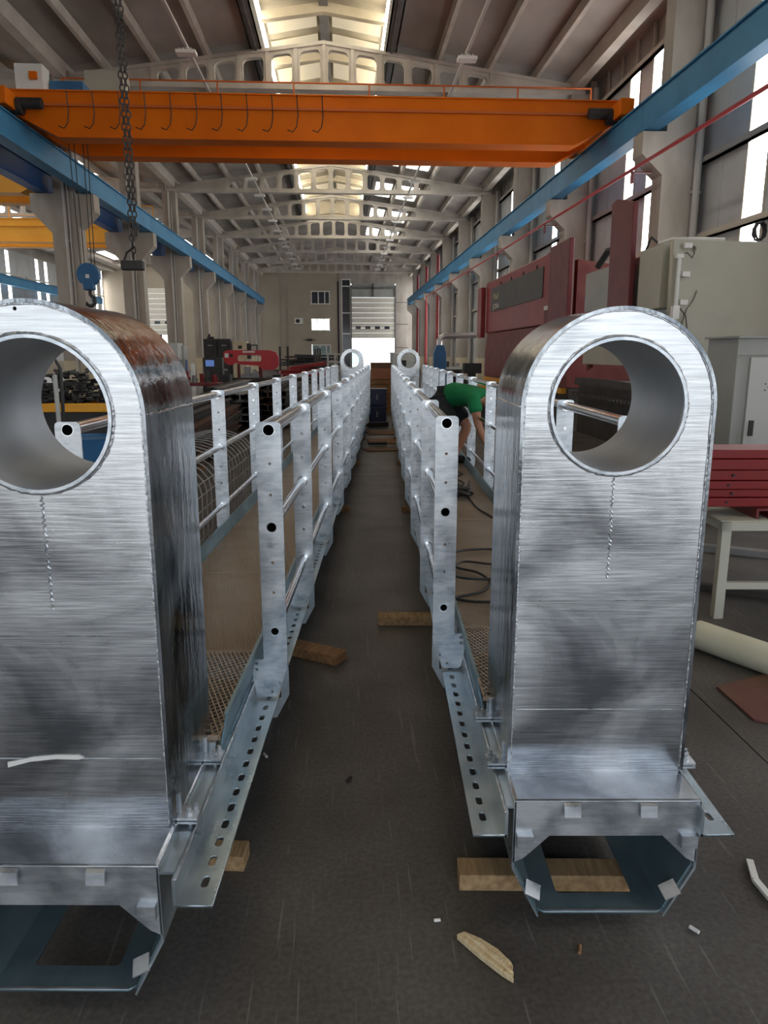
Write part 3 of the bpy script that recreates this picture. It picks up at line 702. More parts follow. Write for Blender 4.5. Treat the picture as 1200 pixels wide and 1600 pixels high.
# ------------------------------------------------------------------ gangways
GL = 16.69                      # outer face to outer face of the end towers
def make_gangway():
    g = thing('gangway', 'galvanised gangway left of the aisle, near tower cut by the left edge', 'gangway', cw(-0.805, 1.773, 0.06), -YW - R(0.22), 'twin galvanised gangways')
    # --- end tower
    ZC, HW, TD = 1.507, 0.27, 0.43
    arc = lambda r, n=40: [(r * math.cos(math.pi * i / n), ZC + r * math.sin(math.pi * i / n)) for i in range(n + 1)]
    def tower(y, rot):
        m = MB()
        o_, i_ = arc(HW), arc(HW - 0.009)
        path_o = [(HW, 0.40)] + o_ + [(-HW, 0.40)]; path_i = [(HW - 0.009, 0.40)] + i_ + [(-HW + 0.009, 0.40)]
        n = len(path_o); vs = []
        for yy in (-0.005, TD + 0.005):
            for p in path_o: vs.append((p[0], yy, p[1]))
            for p in path_i: vs.append((p[0], yy, p[1]))
        fs = []
        for i in range(n - 1):
            fs += [(i, i + 1, 2 * n + i + 1, 2 * n + i), (n + i, 3 * n + i, 3 * n + i + 1, n + i + 1), (i, n + i, n + i + 1, i + 1), (2 * n + i, 2 * n + i + 1, 3 * n + i + 1, 3 * n + i)]
        m._add(vs, fs)
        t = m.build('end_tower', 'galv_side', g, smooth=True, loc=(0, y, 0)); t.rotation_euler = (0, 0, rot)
        out = [(HW - 0.0095, 0.386)] + arc(HW - 0.0095) + [(-HW + 0.0095, 0.386)]
        hole = circle(0, ZC, 0.1895, 48)
        for yy in (0.006, TD - 0.006):
            h2 = [hole] + ([circle(-0.02, ZC + 0.247, 0.005, 8)] if yy < 0.1 else [])
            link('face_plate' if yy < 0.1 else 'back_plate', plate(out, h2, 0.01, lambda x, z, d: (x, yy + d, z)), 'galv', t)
        m = MB().pipe((0, -0.006, ZC), (0, TD + 0.006, ZC), 0.189, 0.181, 56); m.build('bore_tube', 'bore', t, smooth=True)
        m = MB().pipe((0, -0.0065, ZC), (0, 0.003, ZC), 0.1892, 0.1808, 56); m.build('tube_rim', 'galv_post', t, smooth=True)
        rnd = random.Random(3)
        m = MB(); pts = []; rr = []
        for i in range(90):
            a = 2 * math.pi * i / 90; q = 0.1915 + rnd.uniform(-0.001, 0.0012)
            pts.append((q * math.cos(a), 0.0, ZC + q * math.sin(a))); rr.append(0.0042 + rnd.uniform(-0.001, 0.0018))
        m.tube(pts, rr, 6, closed=True); m.build('weld_ring', 'weld', t, smooth=True)
        m = MB(); pts = []; rr = []
        side = [(HW - 0.011, 0.41 + (ZC - 0.41) * i / 70) for i in range(70)] + arc(HW - 0.011, 60) + [(-HW + 0.011, ZC - (ZC - 0.41) * i / 70) for i in range(70)]
        for p in side: pts.append((p[0], 0.0, p[1] + rnd.uniform(-0.001, 0.001))); rr.append(0.0026 + rnd.uniform(-0.0008, 0.0014))
        m.tube(pts, rr, 5); m.build('edge_weld', 'weld', t, smooth=True)
        for s in (-1, 1):
            pts = [(s * (HW + 0.0005), 0.01 + 0.41 * i / 40, ZC + rnd.uniform(-0.002, 0.002)) for i in range(41)]
            m = MB(); m.tube(pts, [0.003 + rnd.uniform(-0.001, 0.0015) for _ in pts], 5); m.build('seam_weld', 'galv', t, smooth=True)
        pts = [(0.004 * math.sin(i * 2.7), 0.0022, 1.31 - i * 0.006) for i in range(50)]
        m = MB(); m.tube(pts, [0.0028 + 0.0016 * rnd.random() for _ in pts], 6); m.build('seam_weld', 'galv_post', t, smooth=True)
        for zz, rr_ in ((0.60, 0.0024), (0.945, 0.0012)):
            pts = [(-0.25 + 0.5 * i / 30, 0.0008, zz) for i in range(31)]; m = MB(); m.tube(pts, [rr_] * 31, 5); m.build('seam_weld', 'galv_post', t, smooth=True)
        # base
        m = MB(); m.prism([(-0.270, 0.386), (-0.262, 0.394), (0.262, 0.394), (0.270, 0.386), (0.270, 0.378), (-0.270, 0.378)], 'y', -0.144, TD)
        m.build('base_top', 'galv', t)
        front = [(-0.270, 0.386), (0.270, 0.386), (0.270, 0.185), (0.240, 0.200), (0.165, 0.275), (-0.165, 0.275), (-0.240, 0.200), (-0.270, 0.185)]
        link('base_front', plate(front, [], 0.008, lambda x, z, d: (x, -0.142 + d, z)), 'galv_post', t)
        for s in (-1, 1):
            m = MB(); m.prism([(s * 0.272, 0.385), (s * 0.272, 0.165), (s * 0.19, 0.0), (s * 0.185, 0.003), (s * 0.265, 0.168), (s * 0.265, 0.385)], 'y', -0.146, 0.62)
            m.build('base_side', 'galv_beam', t)
            m = MB(); m.prism([(s * 0.2648, 0.372), (s * 0.2648, 0.168), (s * 0.1848, 0.003), (s * 0.182, 0.006), (s * 0.262, 0.169), (s * 0.262, 0.372)], 'y', -0.130, 0.60); m.build('side_shade_sheet', 'zinc_shaded', t)  # added thin sheets carrying the painted shade inside the base
        m = MB(); m.box(-0.172, 0.172, -0.1465, -0.140, 0.0195, 0.0225); m.build('lip', 'galv_post', t)
        bp = [(-0.19, -0.13), (-0.17, -0.146), (0.17, -0.146), (0.19, -0.13), (0.19, 0.62), (-0.19, 0.62)]
        link('bottom_plate', plate(bp, [rrect(-0.115, 0.12, -0.07, 0.24, 0.015)], 0.008, lambda x, yy, d: (x, yy, 0.016 + d)), 'zinc_shaded', t)  # recess shade is in this plate's colour
        for x in (-0.105, 0.115):
            m = MB(); m.prism([(-0.148, 0.384), (-0.158, 0.378), (-0.163, 0.345), (-0.157, 0.345), (-0.152, 0.370), (-0.146, 0.374)], 'x', x - 0.024, x + 0.024); m.build('lug', 'galv_post', t)
        for s in (-1, 1):
            m = MB(); m.box(s * 0.262, s * 0.215, -0.165, -0.146, 0.245, 0.285); m.build('lug', 'galv_post', t)
            m = MB(); m.obox((s * 0.205, -0.135, 0.085), (0.05, 0.045, 0.006), Matrix.Rotation(s * -0.5, 3, 'Y') @ Matrix.Rotation(0.5, 3, 'X')); m.build('lug', 'galv_post', t)
            for yy in (0.03, 0.33):
                m = MB(); m.box(s * 0.27, s * 0.325, yy, yy + 0.06, 0.395, 0.402); m.box(s * 0.27, s * 0.325, yy, yy + 0.06, 0.384, 0.391)
                m.box(s * 0.27, s * 0.276, yy + 0.026, yy + 0.034, 0.402, 0.46)
                m.cyl((s * 0.30, yy + 0.018, 0.36), (s * 0.30, yy + 0.018, 0.425), 0.006, 6); m.cyl((s * 0.31, yy + 0.045, 0.36), (s * 0.31, yy + 0.045, 0.425), 0.006, 6)
                m.cyl((s * 0.30, yy + 0.018, 0.402), (s * 0.30, yy + 0.018, 0.414), 0.011, 6); m.cyl((s * 0.31, yy + 0.045, 0.402), (s * 0.31, yy + 0.045, 0.414), 0.011, 6)
                m.build('bolted_clip', 'galv_post', t)
        return t
    tower(0.0, 0.0); tower(GL, math.pi)
    # --- side beams with slotted angles
    YA, YB = -0.175, GL + 0.175
    slots = []
    y = YA + 0.085
    while y < YB - 0.06:
        slots.append(rrect(0.328, 0.348, y - 0.022, y + 0.022, 0.0095, 3)); y += 0.081
    for s in (-1, 1):
        bm = bmesh.new(); nsl = len(slots); per = 10; yc = YA
        for c0 in range(0, nsl, per):
            part = slots[c0:c0 + per]
            ye = YB if c0 + per >= nsl else YA + 0.085 + 0.081 * (c0 + per) - 0.0405
            me = plate([(0.279, yc), (0.376, yc), (0.376, ye), (0.279, ye)], part, 0.008, lambda x, yy, d: (s * x, yy, 0.296 + d))
            bm.from_mesh(me); bpy.data.meshes.remove(me); yc = ye
        leg = bpy.data.meshes.new('slotted'); bm.to_mesh(leg); bm.free()
        o = link('slotted_angle', leg, 'galv_beam', g)
        m = MB(); m.box(s * 0.277, s * 0.285, YA, YB, 0.292, 0.372); m.build('angle_leg', 'galv_beam', o)
        m = MB(); m.tube([(s * 0.285, YA + i * 0.1, 0.3725) for i in range(int((YB - YA) / 0.1))], [0.004 + 0.0015 * math.sin(i * 2.1) for i in range(int((YB - YA) / 0.1))], 5); m.build('weld_line', 'weld', o)
        m = MB(); m.box(s * 0.262, s * 0.272, 0.62, GL - 0.62, 0.165, 0.372); m.box(s * 0.235, s * 0.283, YA + 0.03, YB - 0.03, 0.364, 0.372)
        m.prism([(s * 0.272, 0.168), (s * 0.262, 0.168), (s * 0.186, 0.002), (s * 0.194, 0.0)], 'y', 0.62, GL - 0.62)
        m.build('side_beam', 'galv_beam', g)
        m = MB(); m.prism([(s * 0.266, 0.372), (s * 0.272, 0.372), (s * 0.304, 0.525), (s * 0.298, 0.525)], 'y', 0.395, GL - 0.395); m.box(s * 0.292, s * 0.304, 0.395, GL - 0.395, 0.522, 0.528)
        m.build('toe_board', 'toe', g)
    m = MB(); m.box(-0.19, 0.19, 0.62, GL - 0.62, 0.004, 0.012); m.build('underside_plate', 'galv_beam', g)
    # --- deck panels of expanded metal
    def lattice(L, pa, pb, wire, ang_a, ang_b, wd):
        m = MB(); w = 0.272
        for ang, p in ((ang_a, pa), (ang_b, pb)):
            c, s_ = math.cos(ang), math.sin(ang); n = (-s_, c)
            R_ = math.hypot(2 * w, L); k = -int(R_ / p) - 1
            while k * p < R_:
                off = k * p; k += 1
                ox, oy = n[0] * off, n[1] * off
                ts = []
                lo, hi = -1e9, 1e9
                for o_, d_, a_, b_ in ((ox, c, -w, w), (oy, s_, 0, L)):
                    if abs(d_) < 1e-9:
                        if not a_ <= o_ <= b_: lo, hi = 1, 0
                        continue
                    t0, t1 = (a_ - o_) / d_, (b_ - o_) / d_
                    lo, hi = max(lo, min(t0, t1)), min(hi, max(t0, t1))
                if hi - lo < 0.01: continue
                m.bar((ox + c * lo, oy + s_ * lo, 0), (ox + c * hi, oy + s_ * hi, 0), wd, wire)
        for a, b_, c_, d_ in ((-w, w, 0, 0.006), (-w, w, L - 0.006, L), (-w - 0.004, -w + 0.003, 0, L), (w - 0.003, w + 0.004, 0, L)): m.box(a, b_, c_, d_, -0.012, 0.004)
        return m.mesh('deck')
    coarse = lattice(0.69, 0.024, 0.017, 0.006, R(38), R(112), 0.0042)
    fine = lattice(1.112, 0.0165, 0.0125, 0.005, R(6), R(104), 0.0066)
    ys = [1.09 + 1.116 * i for i in range(13)]
    o = link('deck_panel', coarse, 'deck', g); o.location = (0, 0.395, 0.444)
    o = link('deck_panel', coarse, 'deck', g); o.location = (0, GL - 1.085, 0.444)
    for y in ys:
        o = link('deck_panel', fine, 'deck', g); o.location = (0, y, 0.444)
    m = MB()
    for y in [0.40] + ys + [GL - 1.1, GL - 0.40]: m.box(-0.264, 0.264, y - 0.02, y + 0.02, 0.33, 0.431)
    m.build('cross_beam', 'galv_beam', g)
    # --- posts
    posts = [0.96] + [2.03 + 1.4033 * i for i in range(10)] + [GL - 0.96]
    H3 = (1.375, 1.005, 0.585); RT = (0.0235, 0.021, 0.018)
    def post_mesh(s, bolts):
        o_ = [(0.315, 0.468)] + [(0.352, 0.468), (0.358, 0.470), (0.360, 0.476)] + [(0.360, 1.387), (0.363, 1.399), (0.374, 1.405), (0.440, 1.405), (0.451, 1.399), (0.454, 1.387), (0.454, 0.435), (0.412, 0.318), (0.402, 0.309), (0.340, 0.309), (0.328, 0.318), (0.322, 0.350), (0.315, 0.370)]
        hs = [circle(0.408, z, r, 20) for z, r in zip(H3, RT)]
        hs += [circle(0.408, z, 0.0065, 8) for z in (1.250, 1.130, 0.865, 0.745)] + [circle(0.330, z, 0.007, 8) for z in (0.450, 0.425)] + [circle(x, z, 0.006, 8) for x, z in ((0.39, 0.33), (0.42, 0.37))]
        return plate(o_, hs, 0.010, lambda x, z, d: (s * (x - 0.035), d, z))
    PM = {s: post_mesh(s, False) for s in (-1, 1)}
    bolt = MB()
    for z in (1.250, 1.130, 0.865, 0.745): bolt.cyl((0, -0.012, z), (0, 0.012, z), 0.0095, 6)
    BM_ = bolt.mesh('b')
    fer = MB()
    for z, r in zip(H3, RT): fer.pipe((0, -0.022, z), (0, 0.006, z), r + 0.006, r + 0.0005, 16)
    FM = fer.mesh('f')
    gm = MB(); gm.prism([(0.322, 0.285), (0.322, 0.2), (0.40, 0.2), (0.452, 0.30), (0.452, 0.44), (0.42, 0.44), (0.42, 0.285)], 'y', -0.004, 0.004); GM = gm.mesh('g')
    gm2 = MB(); gm2.prism([(-0.322, 0.285), (-0.322, 0.2), (-0.40, 0.2), (-0.452, 0.30), (-0.452, 0.44), (-0.42, 0.44), (-0.42, 0.285)], 'y', -0.004, 0.004); GM2 = gm2.mesh('g')
    for i, y in enumerate(posts):
        for s in (-1, 1):
            o = link('post', PM[s], 'galv_post', g); o.location = (0, y, 0)
            if 0 < i < len(posts) - 1:
                f = link('ferrule', FM, 'galv_tube', o); f.location = (s * 0.373, 0, 0)
                if i % 2: b2 = link('bolt', BM_, 'galv_tube', o); b2.location = (s * 0.373, 0, 0)
            gs = link('gusset', GM if s > 0 else GM2, 'galv_beam', o); gs.location = (-s * 0.035, 0.035, 0)
    # --- rails
    for s in (-1, 1):
        for z, r, nm in zip(H3, RT, ('top_rail', 'middle_rail', 'lower_rail')):
            m = MB().pipe((s * 0.373, posts[0] - 0.003, z), (s * 0.373, posts[-1] + 0.003, z), r, r - 0.003, 16); m.build(nm, 'galv_tube', g, smooth=True)
    return g
GA = make_gangway()
GB = copy_tree(GA)
GB.location = cw(0.632, 2.05, 0.06); GB.rotation_euler = (0, 0, -YW + R(0.17))
for g_, dx in ((GA, -0.035), (GB, 0.016)):
    for c in kids(g_):
        if c.name.startswith('end_tower'): c.location.x = dx
for c in kids(GB):
    if c.name.startswith('end_tower'):
        bk = [q for q in kids(c) if q.name.startswith('back_plate')][0]
        for q in kids(c):
            if q.name.startswith('face_plate'):
                q.data = bk.data.copy(); q.data.transform(Matrix.Translation((0, -(0.43 - 0.012), 0)))
tw = [c for c in kids(GA) if c.name.startswith('end_tower')][0]
m = MB(); m.prism([(-0.16, 0.575), (-0.10, 0.592), (-0.03, 0.600), (0.03, 0.598), (0.045, 0.604), (0.03, 0.612), (-0.03, 0.612), (-0.09, 0.606), (-0.16, 0.590)], 'y', -0.002, 0.002); m.build('white_crescent', 'white', tw)  # thin white crescent on the left tower face
GB['label'] = 'galvanised gangway right of the aisle, near tower seen whole'

# ------------------------------------------------------------------ press brakes on the right
def frame_xy(x, y, z): return (x, y, z)
t = thing('press_brake', 'red press brake with dark name plate on its upper beam, beyond the grey one', 'press brake', (0, 0, 0), 0, 'press brakes')
XF = 5.25
m = MB(); m.box(XF, XF + 0.35, 18.5, 27.3, 2.45, 4.2); m.box(XF - 0.05, XF + 0.02, 18.7, 19.2, 2.2, 4.2); m.build('upper_beam', 'red', t, bevel=0.03)
m = MB(); m.prism([(XF + 0.02, 2.30), (XF - 0.05, 1.75), (XF - 0.05, 0.95), (XF + 0.4, 0.95), (XF + 0.4, 2.30)], 'y', 17.0, 27.0); 
o = MB(); o.v = [(p[0], p[1], p[2]) for p in m.v]; o.f = m.f
o.v = []
for yy in (17.0, 27.0): o.v += [(XF + 0.02, yy, 2.43), (XF - 0.05, yy, 1.75), (XF - 0.05, yy, 0.95), (XF + 0.4, yy, 0.95), (XF + 0.4, yy, 2.43)]
o.build('lower_apron', 'red_worn', t)
m = MB(); m.box(XF, XF + 0.3, 17.0, 27.0, 0.0, 0.94); m.build('bed', 'dark', t)
m = MB(); m.box(XF - 0.12, XF + 0.3, 17.2, 26.8, 0.80, 0.93); m.build('yellow_guard', 'yellow', t)
for a, c, z0, z1, xx in ((27.2, 27.9, 2.3, 4.05, XF - 0.2), (17.0, 18.6, 1.9, 4.25, XF - 0.14)):
    m = MB(); m.box(xx, XF - 0.03, a, c, z0, z1); m.build('side_cover', 'maroon' if a < 20 else 'red', t, bevel=0.02)
m = MB(); m.box(XF - 0.025, XF, 19.6, 26.3, 3.15, 3.92); npl = m.build('name_plate', 'grey_steel', t); npl.data.materials[0] = M['black'] if False else pm('dark_grey_plate', (0.055, 0.055, 0.05), (0.075, 0.07, 0.065), 2, 0.6)
text_mesh('PTS 621', 0.26, 'yel_text', npl, (XF - 0.028, 25.9, 3.52), (R(90), 0, R(-90)))
text_mesh('JC29 60m', 0.24, 'pale_text', npl, (XF - 0.028, 25.9, 3.22), (R(90), 0, R(-90)))
m = MB(); m.box(XF - 0.075, XF - 0.05, 18.75, 19.15, 2.35, 2.9); m.build('hatch', 'red_worn', t); m = MB(); m.box(XF - 0.085, XF - 0.075, 18.75, 19.15, 2.80, 2.90); m.build('maker_label', 'pale_text', t)
for y in (17.9, 26.4):
    m = MB(); m.prism([(5.6, 0), (7.1, 0), (7.1, 3.7), (5.6, 3.9), (5.6, 2.4), (6.1, 2.1), (6.1, 1.4), (5.6, 1.1)], 'y', y, y + 0.25); m.build('side_frame', 'red_worn', t)
m = MB()
for q in range(4): m.cyl((XF + 0.0, 20.3 + q * 1.5, 3.98), (XF - 0.02, 20.3 + q * 1.5, 3.98), 0.05, 8)
m.build('bolt_heads', 'black', t, kind='stuff')

t = thing('press_brake', 'grey beige press brake with tall maroon cover plate, nearest on the right', 'press brake', (0, 0, 0), 0, 'press brakes')
m = MB(); m.box(5.35, 5.7, 12.1, 16.5, 2.35, 3.42); m.build('upper_beam', 'grey_paint', t, bevel=0.02)
m = MB(); m.box(5.22, 5.36, 12.25, 13.2, 2.45, 3.46); m.build('ram_cover', 'beige', t, bevel=0.01)
m = MB(); m.prism([(13.3, 1.9), (14.35, 1.9), (14.42, 4.46), (14.2, 4.50), (13.35, 4.30)], 'x', 5.10, 5.20); m.build('cover_plate', 'maroon', t, bevel=0.015)
m = MB(); m.box(5.3, 5.6, 9.6, 16.4, 0.0, 1.05); m.box(5.2, 5.5, 9.6, 16.4, 1.05, 1.20); m.box(5.15, 5.3, 9.6, 16.4, 0.80, 0.9); m.build('bed', 'dark', t)
m = MB()
for q in range(34): m.cyl((5.145, 9.8 + q * 0.19, 0.85), (5.13, 9.8 + q * 0.19, 0.85), 0.022, 6)
m.build('clamp_bolts', 'grey_steel', t, kind='stuff')
m = MB(); m.box(5.35, 5.65, 11.9, 16.4, 1.5, 2.3); m.build('front_guard', 'beige', t)
def arcp(cx, cy, r, a0, a1, n=10): return [(cx + r * math.cos(R(a0 + (a1 - a0) * i / n)), cy + r * math.sin(R(a0 + (a1 - a0) * i / n))) for i in range(n + 1)]
out = [(5.16, 2.35), (5.14, 3.44), (7.3, 3.40), (7.3, 0.02), (5.3, 0.02), (5.3, 1.3), (5.45, 1.55)]
link('side_frame', plate(out, [circle(5.46, 3.30, 0.05, 14)], 0.12, lambda x, z, d: (x, 11.75 + d, z)), 'beige', t)
low = [(5.42, 2.40)] + arcp(5.14, 2.72, 0.42, -48, -5, 6) + [(7.25, 2.74), (7.25, 1.3), (6.45, 1.05)] + arcp(5.75, 0.9, 0.78, 10, -70, 8) + [(5.35, 0.03), (5.35, 2.1)]
link('side_cover', plate(low, [], 0.03, lambda x, z, d: (x, 11.665 + d, z)), 'beige', t)
m = MB(); m.cyl((5.22, 11.62, 1.9), (5.22, 11.62, 3.2), 0.03, 10); m.box(5.17, 5.28, 11.6, 11.7, 3.16, 3.22); m.box(5.17, 5.27, 11.58, 11.7, 2.25, 2.45); m.build('guide_rod', 'frame_white', t)
for z in (3.34, 2.92, 2.5): m = MB(); m.box(5.28, 5.40, 11.60, 11.665, z - 0.035, z + 0.04); m.build('sensor_block', 'frame_white', t)
m = MB(); m.tube([(5.26, 11.64, 3.2), (5.33, 11.62, 3.24), (5.42, 11.62, 3.16), (5.46, 11.64, 3.25)], 0.008, 5); m.tube([(5.28, 11.63, 2.42), (5.38, 11.6, 2.3), (5.42, 11.6, 2.1)], 0.008, 5); m.build('sensor_lead', 'cable', t)
m = MB(); m.tube([(5.4, 15.9, 3.5), (5.5, 15.6, 3.78), (5.55, 15.0, 3.74), (5.6, 14.6, 3.45)], 0.07, 8); m.build('hydraulic_hose', 'cable', t); m = MB(); m.tube([(5.25, 12.5, 3.50), (5.35, 12.2, 3.52), (5.7, 11.95, 3.49), (6.0, 11.8, 3.46)], 0.028, 8); m.build('conduit', 'frame_white', t); m = MB(); m.tube([(5.28, 13.1, 3.47), (5.3, 12.95, 3.66), (5.4, 12.75, 3.49)], 0.022, 6); m.build('hydraulic_hose', 'cable', t)
o = MB().tube([(6.60 + 0.09 * math.cos(a * 0.7), 11.90 + 0.05 * math.sin(a * 0.9), 3.60 + 0.14 * math.sin(a * 0.7)) for a in range(40)], 0.016, 6).build('cable_coil', 'cable')
tag(o, 'coil of dark cable lying on top of the beige press frame', 'cable')
# striped rag and cabinet
m = MB(); 
for q in range(12):
    z = 1.06 - q * 0.055
    m._add([(4.93, 9.5, z), (5.13, 9.5, z + 0.05), (5.13, 9.5, z + 0.025), (4.93, 9.5, z - 0.025), (4.93, 9.49, z), (5.13, 9.49, z + 0.05), (5.13, 9.49, z + 0.025), (4.93, 9.49, z - 0.025)], [(0, 1, 2, 3), (7, 6, 5, 4), (0, 4, 5, 1), (3, 2, 6, 7), (0, 3, 7, 4), (1, 5, 6, 2)])
t = thing('warning_board', 'narrow red and white striped board standing beside the right gangway tower', 'sign', (0, 0, 0))
m.build('red_stripe', 'hazard', t); m = MB(); m.box(4.92, 5.14, 9.505, 9.52, 0.0, 1.12); m.build('board', 'frame_white', t)
t = thing('switch_cabinet', 'pale grey electrical cabinet with black handle behind the red beam table', 'cabinet', (4.05, 7.0, 0), R(2))
m = MB(); m.box(-0.27, 0.6, 0.0, 0.55, 0.0, 1.86); m.build('body', 'grey_paint', t, bevel=0.008)
m = MB(); m.prism([(-0.30, 1.86), (0.62, 1.86), (0.62, 1.88), (-0.30, 1.88)], 'y', -0.06, 0.58); m.prism([(-0.02, 0.0)] * 0 + [(-0.28, 1.70), (0.62, 1.70), (0.62, 1.86), (-0.28, 1.86)], 'y', -0.02, 0.0); m.build('canopy', 'grey_paint', t)
m = MB(); m.box(-0.14, 0.6, -0.025, 0.0, 0.08, 1.68); d = m.build('door', 'cab', t, bevel=0.006)
m = MB(); m.box(-0.10, -0.055, -0.04, -0.025, 0.93, 1.08); m.build('handle', 'black', d)
m = MB(); 
for q in ((0, 0), (0.03, 0.03), (-0.03, 0.03), (0.03, -0.03), (-0.03, -0.03)): m.cyl((0.06 + q[0], -0.028, 1.40 + q[1]), (0.06 + q[0], -0.02, 1.40 + q[1]), 0.008, 6)
m.build('vent_hole', 'black', d)

# table with red beams
t = thing('steel_table', 'chipped pale steel table carrying the stack of red beams', 'table', cw(2.22, 4.62, 0), -YW)
m = MB(); m.box(-0.05, 1.75, -0.02, 0.06, 0.60, 0.655); m.box(-0.05, 0.01, -0.02, 0.9, 0.60, 0.655); m.box(1.69, 1.75, -0.02, 0.9, 0.60, 0.655); m.box(-0.05, 1.75, 0.84, 0.9, 0.60, 0.655); m.box(-0.05, 1.75, 0.0, 0.9, 0.650, 0.662); m.build('table_frame', 'table_paint', t)
for x in (-0.01, 1.68):
    for y in (0.02, 0.86):
        m = MB(); m.box(x - 0.03, x + 0.03, y - 0.03, y + 0.03, 0.0, 0.60); m.build('leg', 'table_paint', t)
m = MB(); m.box(0.02, 1.66, 0.0, 0.04, 0.20, 0.245); m.build('stretcher', 'table_paint', t)
m = MB(); m.prism([(0.20, 0.662), (0.215, 0.662), (0.215, 0.715), (0.295, 0.715), (0.295, 0.662), (0.31, 0.662), (0.31, 0.728), (0.20, 0.728)], 'y', 0.05, 0.6)
o = m.build('channel_offcut', 'maroon', None); o.location = cw(2.22, 4.62, 0); o.rotation_euler = (0, 0, -YW); tag(o, 'small maroon channel section under the red beam stack on the table', 'offcut')
z = 0.732
for q, h in enumerate((0.062, 0.054, 0.058, 0.07, 0.072, 0.062)):
    m = MB(); m.box(-0.12 - 0.01 * (q % 3), 1.9, 0.10 + 0.01 * (q % 2), 0.42, z, z + h - 0.004)
    o = m.build('red_beam', 'red', None, bevel=0.006); o.location = cw(2.22, 4.62, 0); o.rotation_euler = (0, 0, -YW)
    tag(o, '%s red painted beam in the stack on the steel table' % ('lowest', 'second lowest', 'third from the bottom', 'third from the top', 'second from the top', 'topmost')[q], 'beam', 'red beams on the steel table')
    if q < 4:
        h_ = MB(); h_.cyl((0.02 + 0.03 * (q % 2), 0.094, z + h / 2), (0.02 + 0.03 * (q % 2), 0.2, z + h / 2), 0.009, 8); h_.build('bolt_hole', 'black', o)
    z += h
# things on the floor at the right
t = MB().cyl(cw(1.86, 4.12, 0.085), cw(2.75, 2.75, 0.085), 0.085, 24).build('cream_pipe', 'cream_tube', None, smooth=True); tag(t, 'thick cream painted pipe lying on the floor at the right edge', 'pipe')
m = MB(); a, c, d = cw(1.74, 3.57), cw(2.5, 3.9), cw(2.3, 2.95); e = cw(1.76, 3.22)
m._add([(a.x, a.y, 0.002), (c.x, c.y, 0.002), (d.x, d.y, 0.002), (e.x, e.y, 0.002), (a.x, a.y, 0.012), (c.x, c.y, 0.03), (d.x, d.y, 0.015), (e.x, e.y, 0.012)], [(0, 1, 2, 3), (7, 6, 5, 4), (0, 4, 5, 1), (1, 5, 6, 2), (2, 6, 7, 3), (3, 7, 4, 0)])
o = m.build('steel_plate', 'rust_plate'); tag(o, 'rust stained steel plate lying on the floor at the right edge', 'plate')
pts = [cw(1.255, 2.22, 0.01), cw(1.225, 2.12, 0.014), cw(1.235, 2.03, 0.012), cw(1.29, 1.95, 0.01), cw(1.36, 1.92, 0.01)]
m = MB()
for p, q in zip(pts[:-1], pts[1:]): m.bar(p, q, 0.022, 0.012)
o = m.build('plastic_strap', 'white'); tag(o, 'curled white plastic strap on the floor at the right edge', 'strap')
def bar_thing(name, a, b, w, h, mat, label, cat, group=None, bevel=0.004):
    """a straight piece of its own, lying between two floor points"""
    a, b = Vector(a), Vector(b); d = b - a; L = d.length
    m = MB(); m.box(-w / 2, w / 2, 0, L, 0, h); o = m.build(name, mat, None, bevel=bevel)
    o.location = a; o.rotation_euler = (0, 0, math.atan2(-d.x, d.y)); return tag(o, label, cat, group)
bar_thing('steel_profile', cw(2.0, 5.4, 0), cw(4.2, 4.3, 0), 0.07, 0.05, 'dark', 'dark steel profile lying on the floor under the red beam table', 'steel bar')
bar_thing('steel_profile', cw(2.3, 6.6, 0), cw(5.5, 5.0, 0), 0.10, 0.06, 'grey_steel', 'grey steel profile lying on the floor behind the red beam table', 'steel bar')
bar_thing('red_profile', cw(1.85, 4.75, 0), cw(2.2, 5.15, 0), 0.10, 0.09, 'red', 'short red profile on the floor at the foot of the table', 'steel bar')
bar_thing('steel_profile', cw(2.4, 7.2, 0), cw(2.5, 11.5, 0), 0.5, 0.25, 'dark', 'dark steel pack on the floor before the near press brake', 'steel bar')
# shackle pile and dark tool box by the near press bed
t = thing('shackle', 'large grey lifting shackle lying on the steel pack by the near press brake', 'shackle', cw(2.45, 7.9, 0.25))
m = MB(); m.tube([(-0.07, 0, 0.06), (-0.08, 0, 0.2), (-0.05, 0, 0.3), (0.02, 0, 0.33), (0.08, 0, 0.28), (0.08, 0, 0.18), (0.06, 0, 0.06)], 0.028, 8); m.build('bow', 'grey_steel', t, smooth=True)
m = MB(); m.cyl((-0.12, 0, 0.05), (0.12, 0, 0.05), 0.035, 8); m.build('pin', 'grey_steel', t)

# ------------------------------------------------------------------ timber, offcuts and litter in the aisle
bar_thing('timber_block', cw(0.245, 2.13, 0), cw(0.80, 2.125, 0), 0.09, 0.058, 'wood', 'short timber beam under the near end of the right gangway', 'timber', 'timber packers')
bar_thing('timber_block', cw(-0.04, 4.53, 0), cw(0.95, 4.53, 0), 0.10, 0.058, 'wood', 'pale timber packer sticking out under the right gangway mid aisle', 'timber', 'timber packers')
bar_thing('timber_block', cw(-0.24, 3.90, 0), cw(-1.2, 4.42, 0), 0.12, 0.058, 'wood_dark', 'reddish timber packer sticking out under the left gangway', 'timber', 'timber packers')
bar_thing('timber_block', cw(-0.47, 2.22, 0), cw(-1.25, 2.26, 0), 0.09, 0.056, 'wood', 'splintered timber end under the slotted edge of the left gangway', 'timber', 'timber packers')
for y in (8.0, 11.5, 15.0, 18.0):
    for x, lb in ((-0.80, 'left'), (0.62, 'right')):
        bar_thing('timber_block', cw(x - 0.42, y, 0), cw(x + 0.42, y, 0), 0.10, 0.058, 'wood_dark', 'stained timber packer below the %s gangway, %s one along its far half' % (lb, {8.0: 'first', 11.5: 'second', 15.0: 'third', 18.0: 'last'}[y]), 'timber', 'timber packers')
